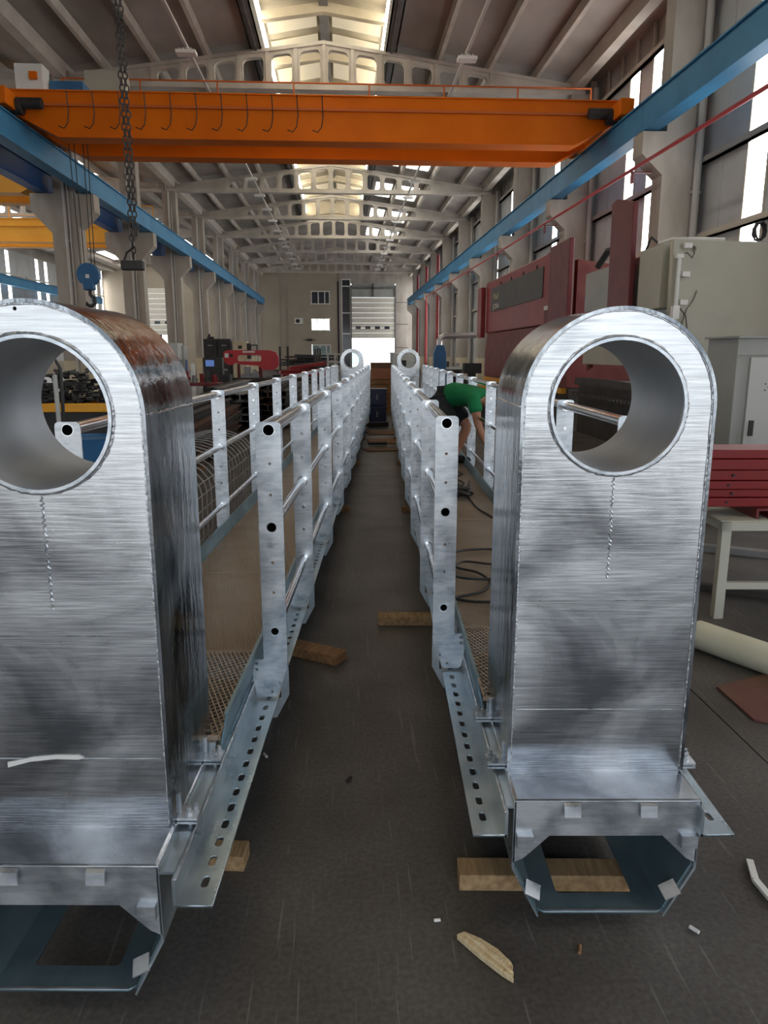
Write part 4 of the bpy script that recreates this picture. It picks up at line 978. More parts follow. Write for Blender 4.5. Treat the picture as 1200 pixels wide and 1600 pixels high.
t = thing('wood_splinter', 'split pale wood splinter lying on the floor in the foreground', 'wood', cw(0.30, 1.80, 0), R(35))
m = MB(); rnd = random.Random(5)
out = [(-0.016, 0.115), (0.010, 0.110), (0.030, 0.06), (0.040, 0.0), (0.036, -0.055), (0.028, -0.07), (0.022, -0.05), (0.014, -0.085), (0.006, -0.075), (-0.002, -0.10), (-0.010, -0.06), (-0.016, 0.02)]
m.prism(out, 'z', 0.002, 0.022); m.build('splinter', 'splinter', t, bevel=0.004)
m = MB(); m.prism([(-0.004, 0.10), (0.008, 0.08), (0.016, -0.05), (0.0, -0.08)], 'z', 0.022, 0.032); m.build('ridge', 'splinter', t, bevel=0.004)
for q, (x, y, l, r, mt, lb) in enumerate(((0.574, 1.841, 0.032, 0.005, 'wood_dark', 'brown cigarette stub on the floor before the right tower base'), (0.94, 1.915, 0.03, 0.006, 'white', 'white stub on the floor right of the right tower base'), (0.164, 1.954, 0.02, 0.005, 'white', 'tiny white stub on the floor left of the wood splinter'), (-0.144, 2.719, 0.03, 0.008, 'dark', 'dark metal crumb on the floor mid aisle'), (-0.515, 2.906, 0.03, 0.006, 'white', 'white stub on the floor beside the left slotted edge'))):
    o = MB().cyl((-l / 2, 0, r), (l / 2, 0, r), r, 8).build('floor_stub', mt); o.location = cw(x, y, 0); o.rotation_euler = (0, 0, 1.2 + q); tag(o, lb, 'litter')
# end of the aisle: boards, crates, pallets
for a, b, w, mt, lb in (((-0.35, 13.3), (0.25, 13.45), 0.45, 'ply', 'brown board lying across the aisle, the nearest'), ((-0.3, 14.6), (0.32, 14.7), 0.8, 'wood_dark', 'brown board lying across the aisle, the middle one'), ((-0.38, 16.3), (0.30, 16.4), 0.9, 'ply', 'brown board lying across the aisle, the farthest')):
    bar_thing('floor_board', cw(*a, 0), cw(*b, 0), w, 0.02, mt, lb, 'board', 'boards on the aisle floor')
bar_thing('steel_bar', cw(-0.30, 14.0, 0.02), cw(0.05, 14.05, 0.02), 0.12, 0.05, 'black', 'black bar on the boards across the aisle floor', 'steel bar')
bar_thing('steel_bar', cw(-0.36, 17.4, 0.02), cw(0.1, 17.5, 0.02), 0.10, 0.12, 'black', 'black bar in front of the navy crates in the aisle', 'steel bar')
for q in range(2):
    t = thing('storage_crate', '%s navy plastic crate stacked at the far end of the aisle' % ('lower', 'upper')[q], 'crate', cw(-0.16, 18.9, 0.0 + 0.43 * q) + Vector((0, 0, 0.0)), -YW, 'navy crates')
    m = MB(); m.box(-0.22, 0.22, 0, 0.6, 0, 0.42); m.build('crate_body', 'navy', t, bevel=0.015)
    m = MB(); m.box(-0.235, 0.235, -0.015, 0.615, 0.36, 0.41); m.build('rim', 'navy', t)
    m = MB()
    for z in (0.15, 0.2, 0.25): m.box(-0.03, 0.0, -0.012, 0.0, z, z + 0.02)
    m.build('print_mark', 'white', t)
for q in range(7):
    t = thing('pallet', 'stained wooden pallet in the stack behind the navy crates, %s from the floor' % ORD[q], 'pallet', cw(-0.02, 22.2, 0.14 * q), -YW, 'pallets behind the crates')
    for x in (-0.42, -0.2, 0.02, 0.24): m = MB(); m.box(x, x + 0.19, 0, 1.1, 0.11, 0.13); m.build('top_board', 'wood_dark', t)
    for y in (0.0, 0.5, 1.0): m = MB(); m.box(-0.42, 0.43, y, y + 0.1, 0.0, 0.11); m.build('bearer', 'wood_dark', t)
for q, (h, mt, lb) in enumerate(((0.32, 'cardboard', 'brown carton on top of the pallet stack in the aisle'), (0.16, 'ply', 'dark carton on top of the brown carton in the aisle'))):
    o = MB().box(-0.35, 0.28, 0.1, 0.9, 0, h).build('carton', mt, None, bevel=0.01); o.location = cw(-0.05, 22.2, 0.98 + 0.32 * q); o.rotation_euler = (0, 0, -YW); tag(o, lb, 'carton')
for q in range(5):
    o = bar_thing('timber_plank', cw(0.72, 21.0, 0.10 * q), cw(0.78, 24.5, 0.10 * q), 0.45, 0.09, 'wood_dark', 'brown timber plank stacked beside the pallets in the aisle, %s from the floor' % ORD[q], 'timber', 'planks beside the pallets')
for q in range(4):
    o = bar_thing('red_bar', cw(0.35 + 0.05 * q, 26, 0.55 + 0.12 * q), cw(0.8, 30 + q, 0.55 + 0.12 * q), 0.3, 0.1, 'red_worn', 'red scrap bar heaped behind the planks, %s from below' % ORD[q], 'steel bar', 'red scrap behind the planks')
bar_thing('timber_bearer', cw(0.4, 26.5, 0), cw(0.7, 30, 0), 0.5, 0.54, 'wood_dark', 'timber bearer under the red scrap bars at the aisle end', 'timber')

# ------------------------------------------------------------------ cables on the right deck
ZD = 0.06 + 0.449
def deck_cable(name, pts, r, label):
    P = [cw(x, y, ZD + dz + r) for x, y, dz in pts]
    # smooth with a catmull-rom pass
    Q = []
    for i in range(len(P) - 1):
        p0, p1, p2, p3 = P[max(i - 1, 0)], P[i], P[i + 1], P[min(i + 2, len(P) - 1)]
        for u in range(6):
            t_ = u / 6; Q.append(0.5 * ((2 * p1) + (p2 - p0) * t_ + (2 * p0 - 5 * p1 + 4 * p2 - p3) * t_ ** 2 + (3 * p1 - p0 - 3 * p2 + p3) * t_ ** 3))
    Q.append(P[-1]); o = MB().tube(Q, r, 6).build(name, 'cable', None, smooth=True); return tag(o, label, 'cable')
deck_cable('power_cable', [(0.60, 3.46, 0), (0.45, 3.46, 0), (0.36, 3.52, 0), (0.50, 3.62, 0), (0.565, 3.78, 0), (0.52, 3.92, 0.01), (0.40, 4.05, 0.01), (0.42, 4.30, 0.02), (0.58, 4.42, 0.01), (0.74, 4.44, 0), (0.86, 4.35, 0), (0.88, 4.0, 0), (0.80, 3.84, 0), (0.60, 3.80, 0.01), (0.44, 3.78, 0.02), (0.38, 3.9, 0.01), (0.45, 4.1, 0.02), (0.62, 4.09, 0.01), (0.80, 4.12, 0), (0.87, 4.25, 0)], 0.007, 'black power cable looped loosely on the right gangway deck')
deck_cable('thin_lead', [(0.87, 4.3, 0), (0.84, 5.0, 0), (0.81, 5.4, 0), (0.74, 5.75, 0), (0.72, 6.3, 0), (0.69, 6.6, 0.01), (0.76, 6.9, 0), (0.70, 7.2, 0), (0.80, 7.45, 0), (0.72, 7.75, 0), (0.79, 8.0, 0)], 0.006, 'thin black lead running along the right gangway deck to the worker')
rnd = random.Random(11)
deck_cable('cable_bundle', [(0.60 + rnd.uniform(0, 0.17), 6.05 + rnd.uniform(0, 0.5), 0.01 + rnd.uniform(0, 0.07)) for _ in range(34)], 0.010, 'tangled bundle of black cable on the right gangway deck')

# ------------------------------------------------------------------ the worker
def skinned(chains, sub=2):
    """chains: list of lists of (point, radius); a point seen twice is one joint"""
    bm = bmesh.new(); lay = bm.verts.layers.skin.verify(); idx = {}
    first = True
    for ch in chains:
        prev = None
        for p, r in ch:
            key = tuple(round(c, 4) for c in p)
            if key not in idx:
                v = bm.verts.new(p); rr = r if isinstance(r, tuple) else (r, r); v[lay].radius = rr
                if first: v[lay].use_root = True; first = False
                idx[key] = v
            v = idx[key]
            if prev is not None and prev is not v and bm.edges.get((prev, v)) is None: bm.edges.new((prev, v))
            prev = v
    me = bpy.data.meshes.new('s'); bm.to_mesh(me); bm.free()
    ob = bpy.data.objects.new('s', me); TMP.collection.objects.link(ob)
    sk = ob.modifiers.new('skin', 'SKIN'); sk.use_smooth_shade = True; sk.branch_smoothing = 0.6
    ss = ob.modifiers.new('sub', 'SUBSURF'); ss.levels = sub; ss.render_levels = sub
    vl = TMP.view_layers[0]; vl.update(); out = bpy.data.meshes.new_from_object(ob.evaluated_get(vl.depsgraph))
    bpy.data.objects.remove(ob); bpy.data.meshes.remove(me); out.materials.clear()
    out.polygons.foreach_set('use_smooth', [True] * len(out.polygons)); return out
wk = thing('worker', 'person in green t-shirt and black shorts bending forward over the right gangway rail', 'person', cw(0.63, 8.25, ZD), -YW - R(35))
wk.scale = (1.08, 1.08, 1.08)
PEL = (0.0, 0, 0.66); SP = (0.20, 0, 0.72); CH = (0.42, 0, 0.72); NK = (0.57, 0, 0.66); HD = (0.68, 0, 0.60); HT = (0.74, 0, 0.55)
body = [[(PEL, 0.115), (SP, 0.115), (CH, 0.125), (NK, 0.055), (HD, 0.088), (HT, 0.075)]]
for s in (-1, 1):
    body.append([(PEL, 0.115), ((0.03, s * 0.10, 0.60), 0.080), ((0.13, s * 0.118, 0.50), 0.070), ((0.25, s * 0.13, 0.39), 0.060), ((0.16, s * 0.12, 0.20), 0.052), ((0.10, s * 0.12, 0.07), 0.036), ((0.09, s * 0.12, 0.035), 0.036), ((0.18, s * 0.13, 0.028), 0.033), ((0.25, s * 0.135, 0.024), 0.026)])
    wr_ = (0.62, s * 0.16, 0.24)
    body.append([(CH, 0.125), ((0.47, s * 0.16, 0.69), 0.062), ((0.54, s * 0.20, 0.45), 0.042), (wr_, 0.027)])
me = skinned(body)
bm = bmesh.new(); bm.from_mesh(me)
for s in (-1, 1):
    y = s * 0.16
    hand = [[((0.62, y, 0.25), 0.026), ((0.632, y, 0.20), (0.030, 0.018)), ((0.638, y, 0.165), (0.034, 0.015))]]
    h = skinned(hand, 1); bm.from_mesh(h); bpy.data.meshes.remove(h)
    for i, (dy, L) in enumerate(((-0.027, 0.062), (-0.009, 0.075), (0.010, 0.080), (0.028, 0.070))):
        f = skinned([[((0.638, y + dy * 0.9, 0.17), 0.0085), ((0.645, y + dy, 0.17 - L * 0.45), 0.0082), ((0.662, y + dy, 0.17 - L * 0.75), 0.0075), ((0.680, y + dy, 0.17 - L * 0.88), 0.0065)]], 1); bm.from_mesh(f); bpy.data.meshes.remove(f)
    f = skinned([[((0.628, y - s * 0.018, 0.205), 0.011), ((0.645, y - s * 0.045, 0.175), 0.0095), ((0.665, y - s * 0.05, 0.150), 0.008)]], 1); bm.from_mesh(f); bpy.data.meshes.remove(f)
bm.to_mesh(me); bm.free(); me.polygons.foreach_set('use_smooth', [True] * len(me.polygons))
link('body', me, 'skin', wk)
shirt = [[((0.045, 0, 0.695), 0.166), (SP, 0.155), (CH, 0.160), ((0.53, 0, 0.685), 0.085)]]
for s in (-1, 1): shirt.append([(CH, 0.160), ((0.47, s * 0.16, 0.69), 0.085), ((0.515, s * 0.19, 0.54), 0.068)])
link('t_shirt', skinned(shirt), 'cloth_green', wk)
shorts = [[((0.07, 0, 0.69), 0.150), ((-0.02, 0, 0.655), 0.170)]]
for s in (-1, 1): shorts.append([((-0.02, 0, 0.655), 0.170), ((0.02, s * 0.105, 0.60), 0.150), ((0.12, s * 0.12, 0.50), 0.130), ((0.20, s * 0.127, 0.40), 0.115)])
link('shorts', skinned(shorts), 'cloth_black', wk)
for s in (-1, 1):
    link('shoe', skinned([[((0.075, s * 0.12, 0.048), 0.046), ((0.16, s * 0.125, 0.042), 0.043), ((0.25, s * 0.135, 0.036), 0.036), ((0.29, s * 0.138, 0.032), 0.026)]]), 'cloth_black', wk)
    link('sock', skinned([[((0.098, s * 0.12, 0.06), 0.044), ((0.115, s * 0.12, 0.12), 0.046)]], 1), 'white', wk)
hairm = skinned([[((0.62, 0, 0.655), 0.075), ((0.69, 0, 0.635), 0.088), ((0.75, 0, 0.575), 0.078)]]); link('hair', hairm, 'hair', wk)
face = MB(); face.tube([(0.70, 0, 0.515), (0.685, 0, 0.50)], [0.014, 0.008], 6); link('nose', face.mesh('n'), 'skin', wk, True)
for s in (-1, 1):
    link('eye', MB().lathe([(0.002, -0.008), (0.009, -0.004), (0.009, 0.004), (0.002, 0.008)], (0.715, s * 0.032, 0.512), 8).mesh('e'), 'white', wk, True)
    link('ear', MB().lathe([(0.004, -0.028), (0.014, -0.01), (0.014, 0.012), (0.005, 0.03)], (0.665, s * 0.088, 0.585), 8).mesh('e'), 'skin', wk, True)
link('mouth', MB().tube([(0.655, -0.025, 0.52), (0.652, 0, 0.517), (0.655, 0.025, 0.52)], 0.005, 5).mesh('m'), 'red_worn', wk)

# ------------------------------------------------------------------ left side: machines, stock and racks
rnd = random.Random(21)
def sub(name, mat, parent, bevel=0.01, smooth=False, **k):
    m = MB()
    for b_ in k.get('boxes', ()): m.box(*b_)
    for c_ in k.get('cyls', ()): m.cyl(c_[0], c_[1], c_[2], 14)
    return m.build(name, mat, parent, smooth=smooth, bevel=bevel)
# band saw
t = thing('band_saw', 'red horizontal band saw with pale name strip beyond the left gangway', 'saw', (0, 25.0, 0))
body = [(-3.84, 1.78), (-3.70, 1.84), (-2.35, 1.84), (-2.15, 1.78), (-2.06, 1.62), (-2.06, 1.36), (-2.20, 1.20), (-2.55, 1.20), (-2.72, 1.34), (-3.30, 1.38), (-3.46, 1.44), (-3.58, 1.36), (-3.74, 1.38), (-3.84, 1.50)]
hole = rquad([(-3.40, 1.48), (-2.62, 1.48), (-2.62, 1.68), (-3.40, 1.68)], 0.06)
link('saw_bow', plate(body, [hole], 0.28, lambda x, z, d: (x, d, z)), 'red_bright', t)
sub('name_strip', 'pale_text', t, 0, boxes=[(-3.22, -2.82, -0.148, -0.14, 1.755, 1.815)])
sub('notice', 'white', t, 0, boxes=[(-3.80, -3.68, -0.148, -0.14, 1.60, 1.74)])
sub('notice', 'black', t, 0, boxes=[(-3.64, -3.54, -0.148, -0.14, 1.62, 1.72)])
sub('column', 'red_worn', t, boxes=[(-3.42, -3.34, -0.1, 0.1, 0.9, 1.4), (-2.72, -2.6, -0.1, 0.1, 0.9, 1.36)])
sub('vice', 'grey_steel', t, boxes=[(-3.3, -2.7, -0.25, 0.25, 0.95, 1.05), (-3.18, -3.0, -0.2, 0.2, 1.05, 1.30), (-2.92, -2.82, -0.2, 0.2, 1.05, 1.22)])
sub('handle_bracket', 'black', t, boxes=[(-2.98, -2.94, -0.03, 0.03, 1.84, 2.02), (-2.78, -2.74, -0.03, 0.03, 1.84, 2.02), (-2.98, -2.74, -0.03, 0.03, 1.98, 2.02)])
sub('saw_base', 'dark', t, boxes=[(-3.9, -2.1, -0.35, 0.35, 0.0, 0.95)])
# black cabinets, two columns of two
for q, (x, z, h, lb) in enumerate(((-6.3, 0, 1.55, 'lower left black steel cabinet before the cream based columns'), (-5.67, 0, 1.55, 'lower right black steel cabinet before the cream based columns'), (-6.3, 1.55, 0.85, 'upper left black box on the black steel cabinets'), (-5.67, 1.55, 0.85, 'upper right black box on the black steel cabinets'))):
    t = thing('tool_cabinet', lb, 'cabinet', (x, 35.0, z), 0, 'black cabinets')
    sub('cabinet_body', 'black', t, boxes=[(0, 0.61, 0, 0.6, 0, h)])
    d = sub('door', 'black', t, boxes=[(0.02, 0.59, -0.02, 0, 0.03, h - 0.03)]); sub('label_plate', 'grey_steel', d, 0, boxes=[(0.2, 0.42, -0.026, -0.02, h * 0.62, h * 0.68)])
t = thing('lifting_lug_frame', 'black lug frame standing on top of the black cabinets', 'frame', (-5.9, 35.2, 2.4)); sub('frame', 'black', t, boxes=[(-0.25, 0.05, 0, 0.2, 0, 0.10), (-0.2, -0.1, 0, 0.1, 0.10, 0.22)])
t = thing('machine_head', 'cream machine with dark hole standing right of the black cabinets', 'machine', (-4.95, 35.0, 0))
sub('housing', 'base_paint', t, boxes=[(0, 0.62, 0, 0.6, 0.6, 2.3)]); sub('opening', 'black', t, 0, boxes=[(0.22, 0.40, -0.01, 0, 1.95, 2.1)]); sub('side_guard', 'black', t, boxes=[(0.63, 0.78, 0, 0.5, 1.5, 2.2)]); sub('foot', 'dark', t, boxes=[(0, 0.62, 0, 0.6, 0, 0.6)])
# grey milling machine and neighbours
t = thing('milling_machine', 'grey milling machine with dark motor beside the cream based left columns', 'machine', (-5.1, 22.0, 0))
sub('column', 'grey_paint', t, boxes=[(0.0, 0.55, 0.1, 0.7, 0, 1.95)]); sub('head', 'cab', t, boxes=[(0.05, 0.50, -0.45, 0.3, 1.55, 2.02)]); sub('motor', 'black', t, smooth=True, cyls=[((-0.15, -0.2, 1.6), (-0.15, -0.2, 2.25), 0.18)]); sub('spindle', 'grey_steel', t, cyls=[((0.28, -0.3, 1.2), (0.28, -0.3, 1.55), 0.07)]); sub('table', 'grey_steel', t, boxes=[(-0.35, 0.9, -0.55, -0.05, 0.95, 1.05)]); sub('knee', 'grey_paint', t, boxes=[(0.05, 0.5, -0.4, 0.1, 0, 0.95)])
sub('blue_notice', 'blue_dark', t, 0, boxes=[(0.555, 0.56, 0.2, 0.5, 1.2, 1.55)])
t = thing('control_desk', 'dark control desk with small lit blue screen behind the left gangway rail', 'desk', (-3.85, 21.0, 0))
sub('desk_body', 'black', t, boxes=[(0, 0.75, 0, 0.5, 0, 1.15)]); sub('console', 'black', t, boxes=[(0.02, 0.55, 0.05, 0.4, 1.15, 1.62)]); sub('screen', 'screen', t, 0, boxes=[(0.10, 0.33, 0.03, 0.05, 1.38, 1.55)]); sub('white_post', 'white', t, boxes=[(-0.3, -0.2, 0, 0.1, 0.0, 1.45)])
t = thing('red_workbench', 'red workbench crowded with fittings below the milling machine', 'bench', (-5.4, 18.4, 0))
sub('bench_top', 'red_worn', t, boxes=[(0, 2.4, 0, 0.8, 0.95, 1.02)]);
for x in (0.05, 1.15, 2.25): sub('leg', 'red_worn', t, boxes=[(x, x + 0.1, 0.05, 0.75, 0, 0.95)])
for q in range(14):
    x = -5.3 + q * 0.165; h = rnd.uniform(0.08, 0.3); mt = rnd.choice(['red', 'red_worn', 'dark', 'grey_steel', 'black'])
    o = MB().cyl((0, 0, 0), (0, 0, h), 0.06, 10).cyl((0, 0, h * 0.4), (0.09, 0, h * 0.4), 0.03, 8).build('pipe_fitting', mt); o.location = (x, 18.7 + 0.12 * (q % 3), 1.02)
    tag(o, 'small flanged pipe fitting standing on the red workbench', 'fitting', 'fittings on the red workbench')
# stacks of dark steel sections, one object per bar
def stack(x0, y0, L, cols, rows, w, h, mats, label, group, tilt=0.0, zb=0.12):
    for q in range(3):
        yy = y0 + L * (0.12 + 0.38 * q)
        bar_thing('timber_bearer', (x0 - 0.05, yy, 0), (x0 + cols * w + 0.05, yy, 0), 0.10, zb, 'wood_dark', 'timber bearer under the %s, %s from the camera' % (group, ORD[q]), 'timber', 'bearers under the ' + group)
    for r in range(rows):
        for c in range(cols):
            if r == rows - 1 and rnd.random() < 0.25: continue
            dy = rnd.uniform(-0.35, 0.35); dl = rnd.uniform(-0.3, 0.5)
            m = MB(); t_ = 0.012; ww = w * 0.94; hh = h * 0.94
            m.prism([(0, 0), (ww, 0), (ww, t_), (ww / 2 + t_, t_), (ww / 2 + t_, hh - t_), (ww, hh - t_), (ww, hh), (0, hh), (0, hh - t_), (ww / 2 - t_, hh - t_), (ww / 2 - t_, t_), (0, t_)], 'y', 0, L + dl)
            o = m.build('steel_section', rnd.choice(mats)); o.location = (x0 + c * w + rnd.uniform(-0.008, 0.008), y0 + dy, zb + r * h); o.rotation_euler = (0, 0, rnd.uniform(-0.004, 0.004))
            tag(o, '%s, %s from its left in %s' % (label, ORD[c], ('layer one', 'layer two', 'layer three', 'layer four', 'layer five', 'layer six')[r]), 'steel bar', group)
stack(-2.9, 10.4, 5.0, 5, 5, 0.16, 0.14, ['dark', 'dark', 'rust', 'grey_steel'], 'steel section in the near stack by the gangway', 'near stack of steel sections')
stack(-4.7, 10.6, 6.4, 7, 6, 0.17, 0.13, ['dark', 'black', 'rust', 'dark'], 'steel section in the wide stack', 'wide stack of steel sections')
stack(-3.1, 16.2, 5.5, 6, 6, 0.20, 0.15, ['dark', 'grey_steel', 'black'], 'steel section in the stack before the band saw', 'stack before the band saw')
stack(-2.0, 17.5, 6.0, 4, 6, 0.20, 0.15, ['dark', 'rust', 'black'], 'steel section in the stack beside the far gangway', 'stack beside the far left gangway')
stack(-7.2, 10.0, 6.5, 6, 5, 0.20, 0.16, ['dark', 'rust', 'grey_steel'], 'steel section in the stack by the left columns', 'stack by the left columns')
for q in range(4):
    o = bar_thing('steel_angle', (-3.35 + q * 0.14, 8.4 + 0.1 * (q % 2), 0.0), (-3.15 + q * 0.16, 9.0, 0.0), 0.05, 0.5 + 0.1 * q, 'grey_steel', 'bright cut angle offcut standing before the near steel stack, %s from the left' % ORD[q], 'offcut', 'bright angle offcuts')
# red beams lying across beyond
for q, (x0, z0, x1, z1) in enumerate(((-2.1, 0.95, -0.5, 1.02), (-2.2, 1.08, -0.55, 1.14), (-1.9, 1.2, -0.62, 1.38))):
    m = MB(); m.bar((x0, 26.6 + 0.4 * q, z0), (x1, 27.4 + 0.4 * q, z1), 0.22, 0.12); o = m.build('red_beam', 'red'); tag(o, 'red beam lying on the trestle beyond the left gangway, %s from below' % ORD[q], 'beam', 'red beams on the trestle')
t = thing('trestle', 'dark trestle carrying three red beams beyond the left gangway', 'trestle', (-1.4, 27.4, 0))
sub('top_bar', 'dark', t, boxes=[(-0.8, 0.9, -0.5, 0.6, 0.80, 0.88)]); sub('leg', 'dark', t, boxes=[(-0.75, -0.65, -0.4, -0.3, 0, 0.8)]); sub('leg', 'dark', t, boxes=[(0.75, 0.85, 0.4, 0.5, 0, 0.8)]); sub('leg', 'dark', t, boxes=[(-0.75, -0.65, 0.4, 0.5, 0, 0.8)]); sub('leg', 'dark', t, boxes=[(0.75, 0.85, -0.4, -0.3, 0, 0.8)])
# dark heap of sections near the end wall and uprights
for q in range(34):
    a = rnd.uniform(-0.5, 0.5); x = rnd.uniform(-3.6, -1.7); z = 0.1 + 0.045 * q
    m = MB(); m.box(-0.09, 0.09, -1.2, 1.2, 0, 0.09); o = m.build('scrap_section', rnd.choice(['black', 'dark', 'black'])); o.location = (x * (1 - 0.012 * q) - 0.03 * q * 0.3, 45 + rnd.uniform(-0.5, 0.5), z if q else 0.0); o.rotation_euler = (rnd.uniform(-0.05, 0.05), 0, math.pi / 2 + a)
    tag(o, 'black steel section in the heap before the beige end wall', 'steel bar', 'heap of black sections')
for q, x in enumerate((-3.55, -3.1)):
    o = MB().box(x - 0.06, x + 0.06, 44.0, 44.12, 0, 2.15).build('rack_post', 'black'); tag(o, 'black upright post left of the heap of black sections, %s' % ('outer one', 'inner one')[q], 'post', 'uprights by the heap')
for q, x in enumerate((-1.5, -1.36, -1.22)):
    o = MB().box(x - 0.05, x + 0.05, 43.8, 43.95, 0, 2.05 - 0.05 * (q == 0)).build('steel_upright', 'dark'); tag(o, 'dark bar standing upright right of the heap of black sections, %s' % ('left', 'middle', 'right')[q], 'post', 'upright bars by the heap')
t = thing('grey_rack', 'small pale grey rack by the far end of the left gangway', 'rack', (0.0, 32.0, 0))
for x in (-0.6, -0.3, 0.0): sub('upright', 'cab', t, boxes=[(x, x + 0.07, 0, 0.1, 0, 1.75)])
for z in (0.6, 1.0, 1.35, 1.68): sub('shelf', 'cab', t, boxes=[(-0.6, 0.07, 0, 0.4, z, z + 0.06)])
# wire cages beside the left gangway
def cage(x, y, L, label):
    t = thing('wire_cage', label, 'cage', cw(x, y, 0), -YW, 'round topped wire cages')
    W_, H_ = 0.42, 0.62
    def prof(a): return (W_ * math.cos(a), H_ + 0.26 * math.sin(a))
    for q in range(int(L / 0.16) + 1):
        yy = q * 0.16
        pts = [(W_, yy, 0.02), (W_, yy, H_)] + [(prof(math.pi * i / 10)[0], yy, prof(math.pi * i / 10)[1]) for i in range(1, 10)] + [(-W_, yy, H_), (-W_, yy, 0.02)]
        m = MB(); m.tube(pts, 0.006, 5); m.build('hoop_wire', 'grey_steel', t)
    for q in range(6):
        z = 0.04 + q * 0.115
        for sx in (-1, 1): m = MB(); m.cyl((sx * W_, 0, z), (sx * W_, L, z), 0.005, 5); m.build('long_wire', 'grey_steel', t)
    for i in range(1, 10, 2):
        p = prof(math.pi * i / 10); m = MB(); m.cyl((p[0], 0, p[1]), (p[0], L, p[1]), 0.005, 5); m.build('long_wire', 'grey_steel', t)
cage(-1.86, 4.6, 1.9, 'round topped wire cage left of the left gangway, the nearer one')
cage(-1.90, 6.7, 1.6, 'round topped wire cage left of the left gangway, the farther one')
for q in range(3):
    o = MB().lathe([(0.05, 0), (0.12, 0.03), (0.13, 0.08), (0.08, 0.13)], (0, 0, 0), 10).build('orange_cap', 'orange'); o.location = cw(-1.84 + 0.1 * q, 5.1 + 0.22 * q, 0.0); tag(o, 'orange cap lying inside the nearer wire cage, %s from the camera' % ORD[q], 'cap', 'orange caps in the cage')
for q in range(6):
    bar_thing('steel_profile', cw(-3.15 - 0.15 * q, 4.0 + 0.1 * q, 0), cw(-3.2 - 0.15 * q, 7.8, 0), 0.11, 0.10 + 0.05 * (q % 3), ['dark', 'rust', 'dark', 'black'][q % 4], 'dark steel profile on the floor left of the wire cages, %s from the cages' % ORD[q], 'steel bar', 'profiles left of the cages')
# blue drum, scrap bin, stand pipe seen through the left bore
t = thing('blue_drum', 'blue steel drum seen through the bore of the left tower', 'drum', cw(-2.12, 6.4, 0))
prof_ = [(0.28, 0), (0.29, 0.02), (0.285, 0.3), (0.295, 0.31), (0.285, 0.32), (0.285, 0.6), (0.295, 0.61), (0.285, 0.62), (0.285, 0.93), (0.295, 0.95), (0.27, 0.955), (0.265, 0.93)]
MB().lathe(prof_, (0, 0, 0), 24).build('drum_shell', 'blue_unit', t, smooth=True)
t.location = (-2.40, 7.05, 0)
t = thing('scrap_bin', 'scrap bin with yellow rim heaped with black swarf, seen through the left bore', 'bin', (-3.2, 9.4, 0))
t.location = (-3.2, 9.15, 0)
sub('yellow_rim', 'yellow', t, boxes=[(-0.75, 0.75, -0.5, -0.44, 1.06, 1.16), (-0.75, 0.75, 0.44, 0.5, 1.06, 1.16), (-0.75, -0.69, -0.5, 0.5, 1.06, 1.16), (0.69, 0.75, -0.5, 0.5, 1.06, 1.16)])
sub('bin_body', 'black', t, boxes=[(-0.7, 0.7, -0.45, 0.45, 0.05, 1.08), (-0.65, -0.5, -0.4, 0.4, 0, 0.05), (0.5, 0.65, -0.4, 0.4, 0, 0.05)])
m = MB()
for q in range(500):
    x, y = rnd.uniform(-0.66, 0.66), rnd.uniform(-0.42, 0.42); z = 1.06 + (0.48 + rnd.uniform(-0.06, 0.05)) * max(0, 1 - (x / 0.8) ** 2) * max(0.2, 1 - (y / 0.6) ** 2) * rnd.uniform(0.2, 1)
    m.obox((x, y, z), (0.09, 0.03, 0.02), Matrix.Rotation(rnd.uniform(0, 6), 3, 'Z') @ Matrix.Rotation(rnd.uniform(0, 3), 3, 'X'))
m.build('swarf', 'black', t, kind='stuff', bevel=0)
t = thing('torch_stand', 'thin stand with looped black hose seen through the left bore', 'stand', (-2.28, 6.1, 0))
sub('post', 'cab', t, cyls=[((0, 0, 0), (0, 0, 1.55), 0.018)]); sub('foot', 'dark', t, cyls=[((0, 0, 0), (0, 0, 0.04), 0.16)])
m = MB(); m.tube([(0.02, -0.03, 0.5), (0.05, -0.03, 1.2), (0.06, -0.03, 1.6), (0.0, -0.03, 1.72), (-0.09, -0.03, 1.60), (-0.14, -0.03, 1.3), (-0.2, -0.03, 1.0)], 0.014, 6); m.build('hose', 'cable', t, smooth=True)

# ------------------------------------------------------------------ right side, far
t = thing('extractor', 'blue extractor unit with bright spiral duct beyond the right gangway', 'extractor', (3.88, 29.5, 0))
m = MB(); m.prism([(-0.24, 0), (0.24, 0), (0.24, 1.75), (0.14, 2.06), (-0.14, 2.06), (-0.24, 1.75)], 'y', -0.2, 0.25); m.build('housing', 'blue_unit', t, bevel=0.015)
m = MB(); pts = [(-0.02, 0, 2.04), (-0.02, 0, 2.22), (0.06, 0, 2.36), (0.2, 0, 2.42)] + [(0.2 + 0.1 * i, 0, 2.42 + 0.002 * i) for i in range(1, 13)]
m.tube(pts, [0.115 + (0.008 if i % 2 else 0) for i in range(len(pts))], 14); m.build('spiral_duct', 'duct', t, smooth=True)
t = thing('control_console', 'black screen console on a yellow base beyond the worker', 'console', (3.40, 19.3, 0))
sub('screen_box', 'black', t, boxes=[(-0.22, 0.24, 0, 0.3, 1.22, 1.48)]); sub('pedestal', 'black', t, boxes=[(-0.1, 0.1, 0.05, 0.25, 0.9, 1.22)]); sub('base', 'yellow', t, boxes=[(-0.5, 0.6, -0.1, 0.5, 0.55, 0.9)]); sub('plinth', 'dark', t, boxes=[(-0.5, 0.6, -0.1, 0.5, 0, 0.55)])
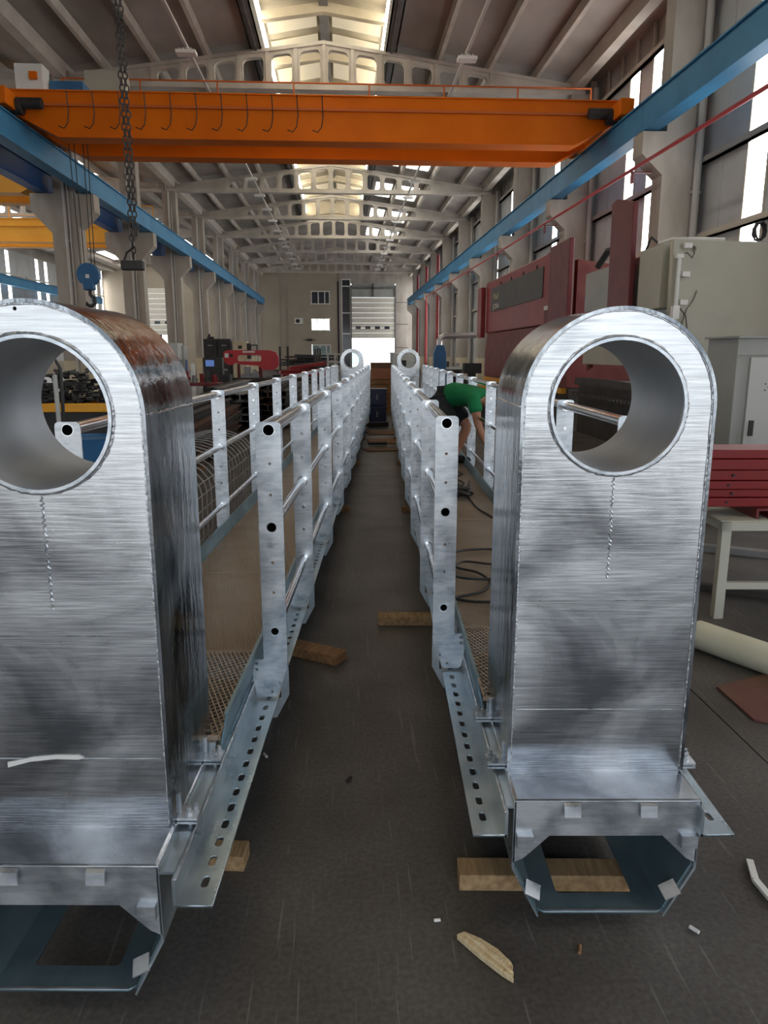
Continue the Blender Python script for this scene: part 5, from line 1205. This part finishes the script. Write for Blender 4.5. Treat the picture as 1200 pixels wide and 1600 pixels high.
for q, (x, y, w, h, mt, lb) in enumerate(((3.0, 33.0, 1.0, 1.45, 'black', 'low dark machine left of the blue extractor unit'), (4.9, 33.0, 0.9, 1.4, 'black', 'low dark machine right of the blue extractor unit'), (4.1, 25.0, 0.8, 1.2, 'dark', 'dark workbench between the extractor and the console'))):
    t = thing('dark_machine', lb, 'machine', (x, y, 0)); sub('machine_body', mt, t, boxes=[(-w / 2, w / 2, 0, 0.8, 0, h * 0.75)]); sub('machine_top', 'grey_paint' if q < 2 else mt, t, boxes=[(-w / 2 - 0.04, w / 2 + 0.04, -0.04, 0.84, h * 0.75, h * 0.82)]); sub('head_stock', mt, t, boxes=[(-w / 2, -w / 8, 0.1, 0.6, h * 0.82, h)]); sub('tail_stock', 'grey_steel', t, boxes=[(w / 4, w / 2.4, 0.2, 0.5, h * 0.82, h * 0.95)])
t = thing('grey_container', 'grey container by the open door at the far end', 'container', (4.1, 60.0, 0)); sub('container_body', 'grey_paint', t, boxes=[(0, 2.0, 0, 3, 0, 1.75)]); sub('lid', 'cab', t, boxes=[(-0.05, 2.05, -0.05, 3.05, 1.75, 1.85)])
# fittings on the end wall
t = thing('air_conditioner', 'white air conditioner outdoor unit on the beige end wall', 'air conditioner', (-4.55, 82.72, 4.9)); sub('casing', 'frame_white', t, boxes=[(-0.45, 0.45, 0, 0.28, 0, 0.65)]); sub('fan_grille', 'black', t, cyls=[((-0.1, -0.02, 0.33), (-0.1, 0.0, 0.33), 0.22)]); sub('wall_shelf', 'tray', t, boxes=[(-0.45, 0.45, 0, 0.28, -0.05, 0)])
t = thing('wall_lamp', 'small dark lamp on the beige end wall between the bright and the greenish window', 'lamp', (-3.4, 82.8, 3.25)); sub('lamp_body', 'black', t, boxes=[(-0.28, 0.28, 0, 0.2, -0.12, 0.12)]); sub('arm', 'black', t, boxes=[(-0.7, 0.7, 0.14, 0.2, -0.03, 0.03)])
# things seen in the yard beyond the big door
t = thing('yard_truck', 'pale blue truck in the yard beyond the big door', 'truck', (1.9, 100, -0.02))
sub('cab', 'pale_blue', t, boxes=[(-1.0, 1.0, 0, 1.6, 0.5, 2.2)]); sub('load_bed', 'frame_white', t, boxes=[(-1.05, 1.05, 1.7, 5, 0.8, 1.3)])
for x in (-0.9, 0.9):
    for y in (0.8, 4.2): sub('wheel', 'black', t, cyls=[((x - 0.12, y, 0.45), (x + 0.12, y, 0.45), 0.45)])
bpy.data.scenes.remove(TMP)
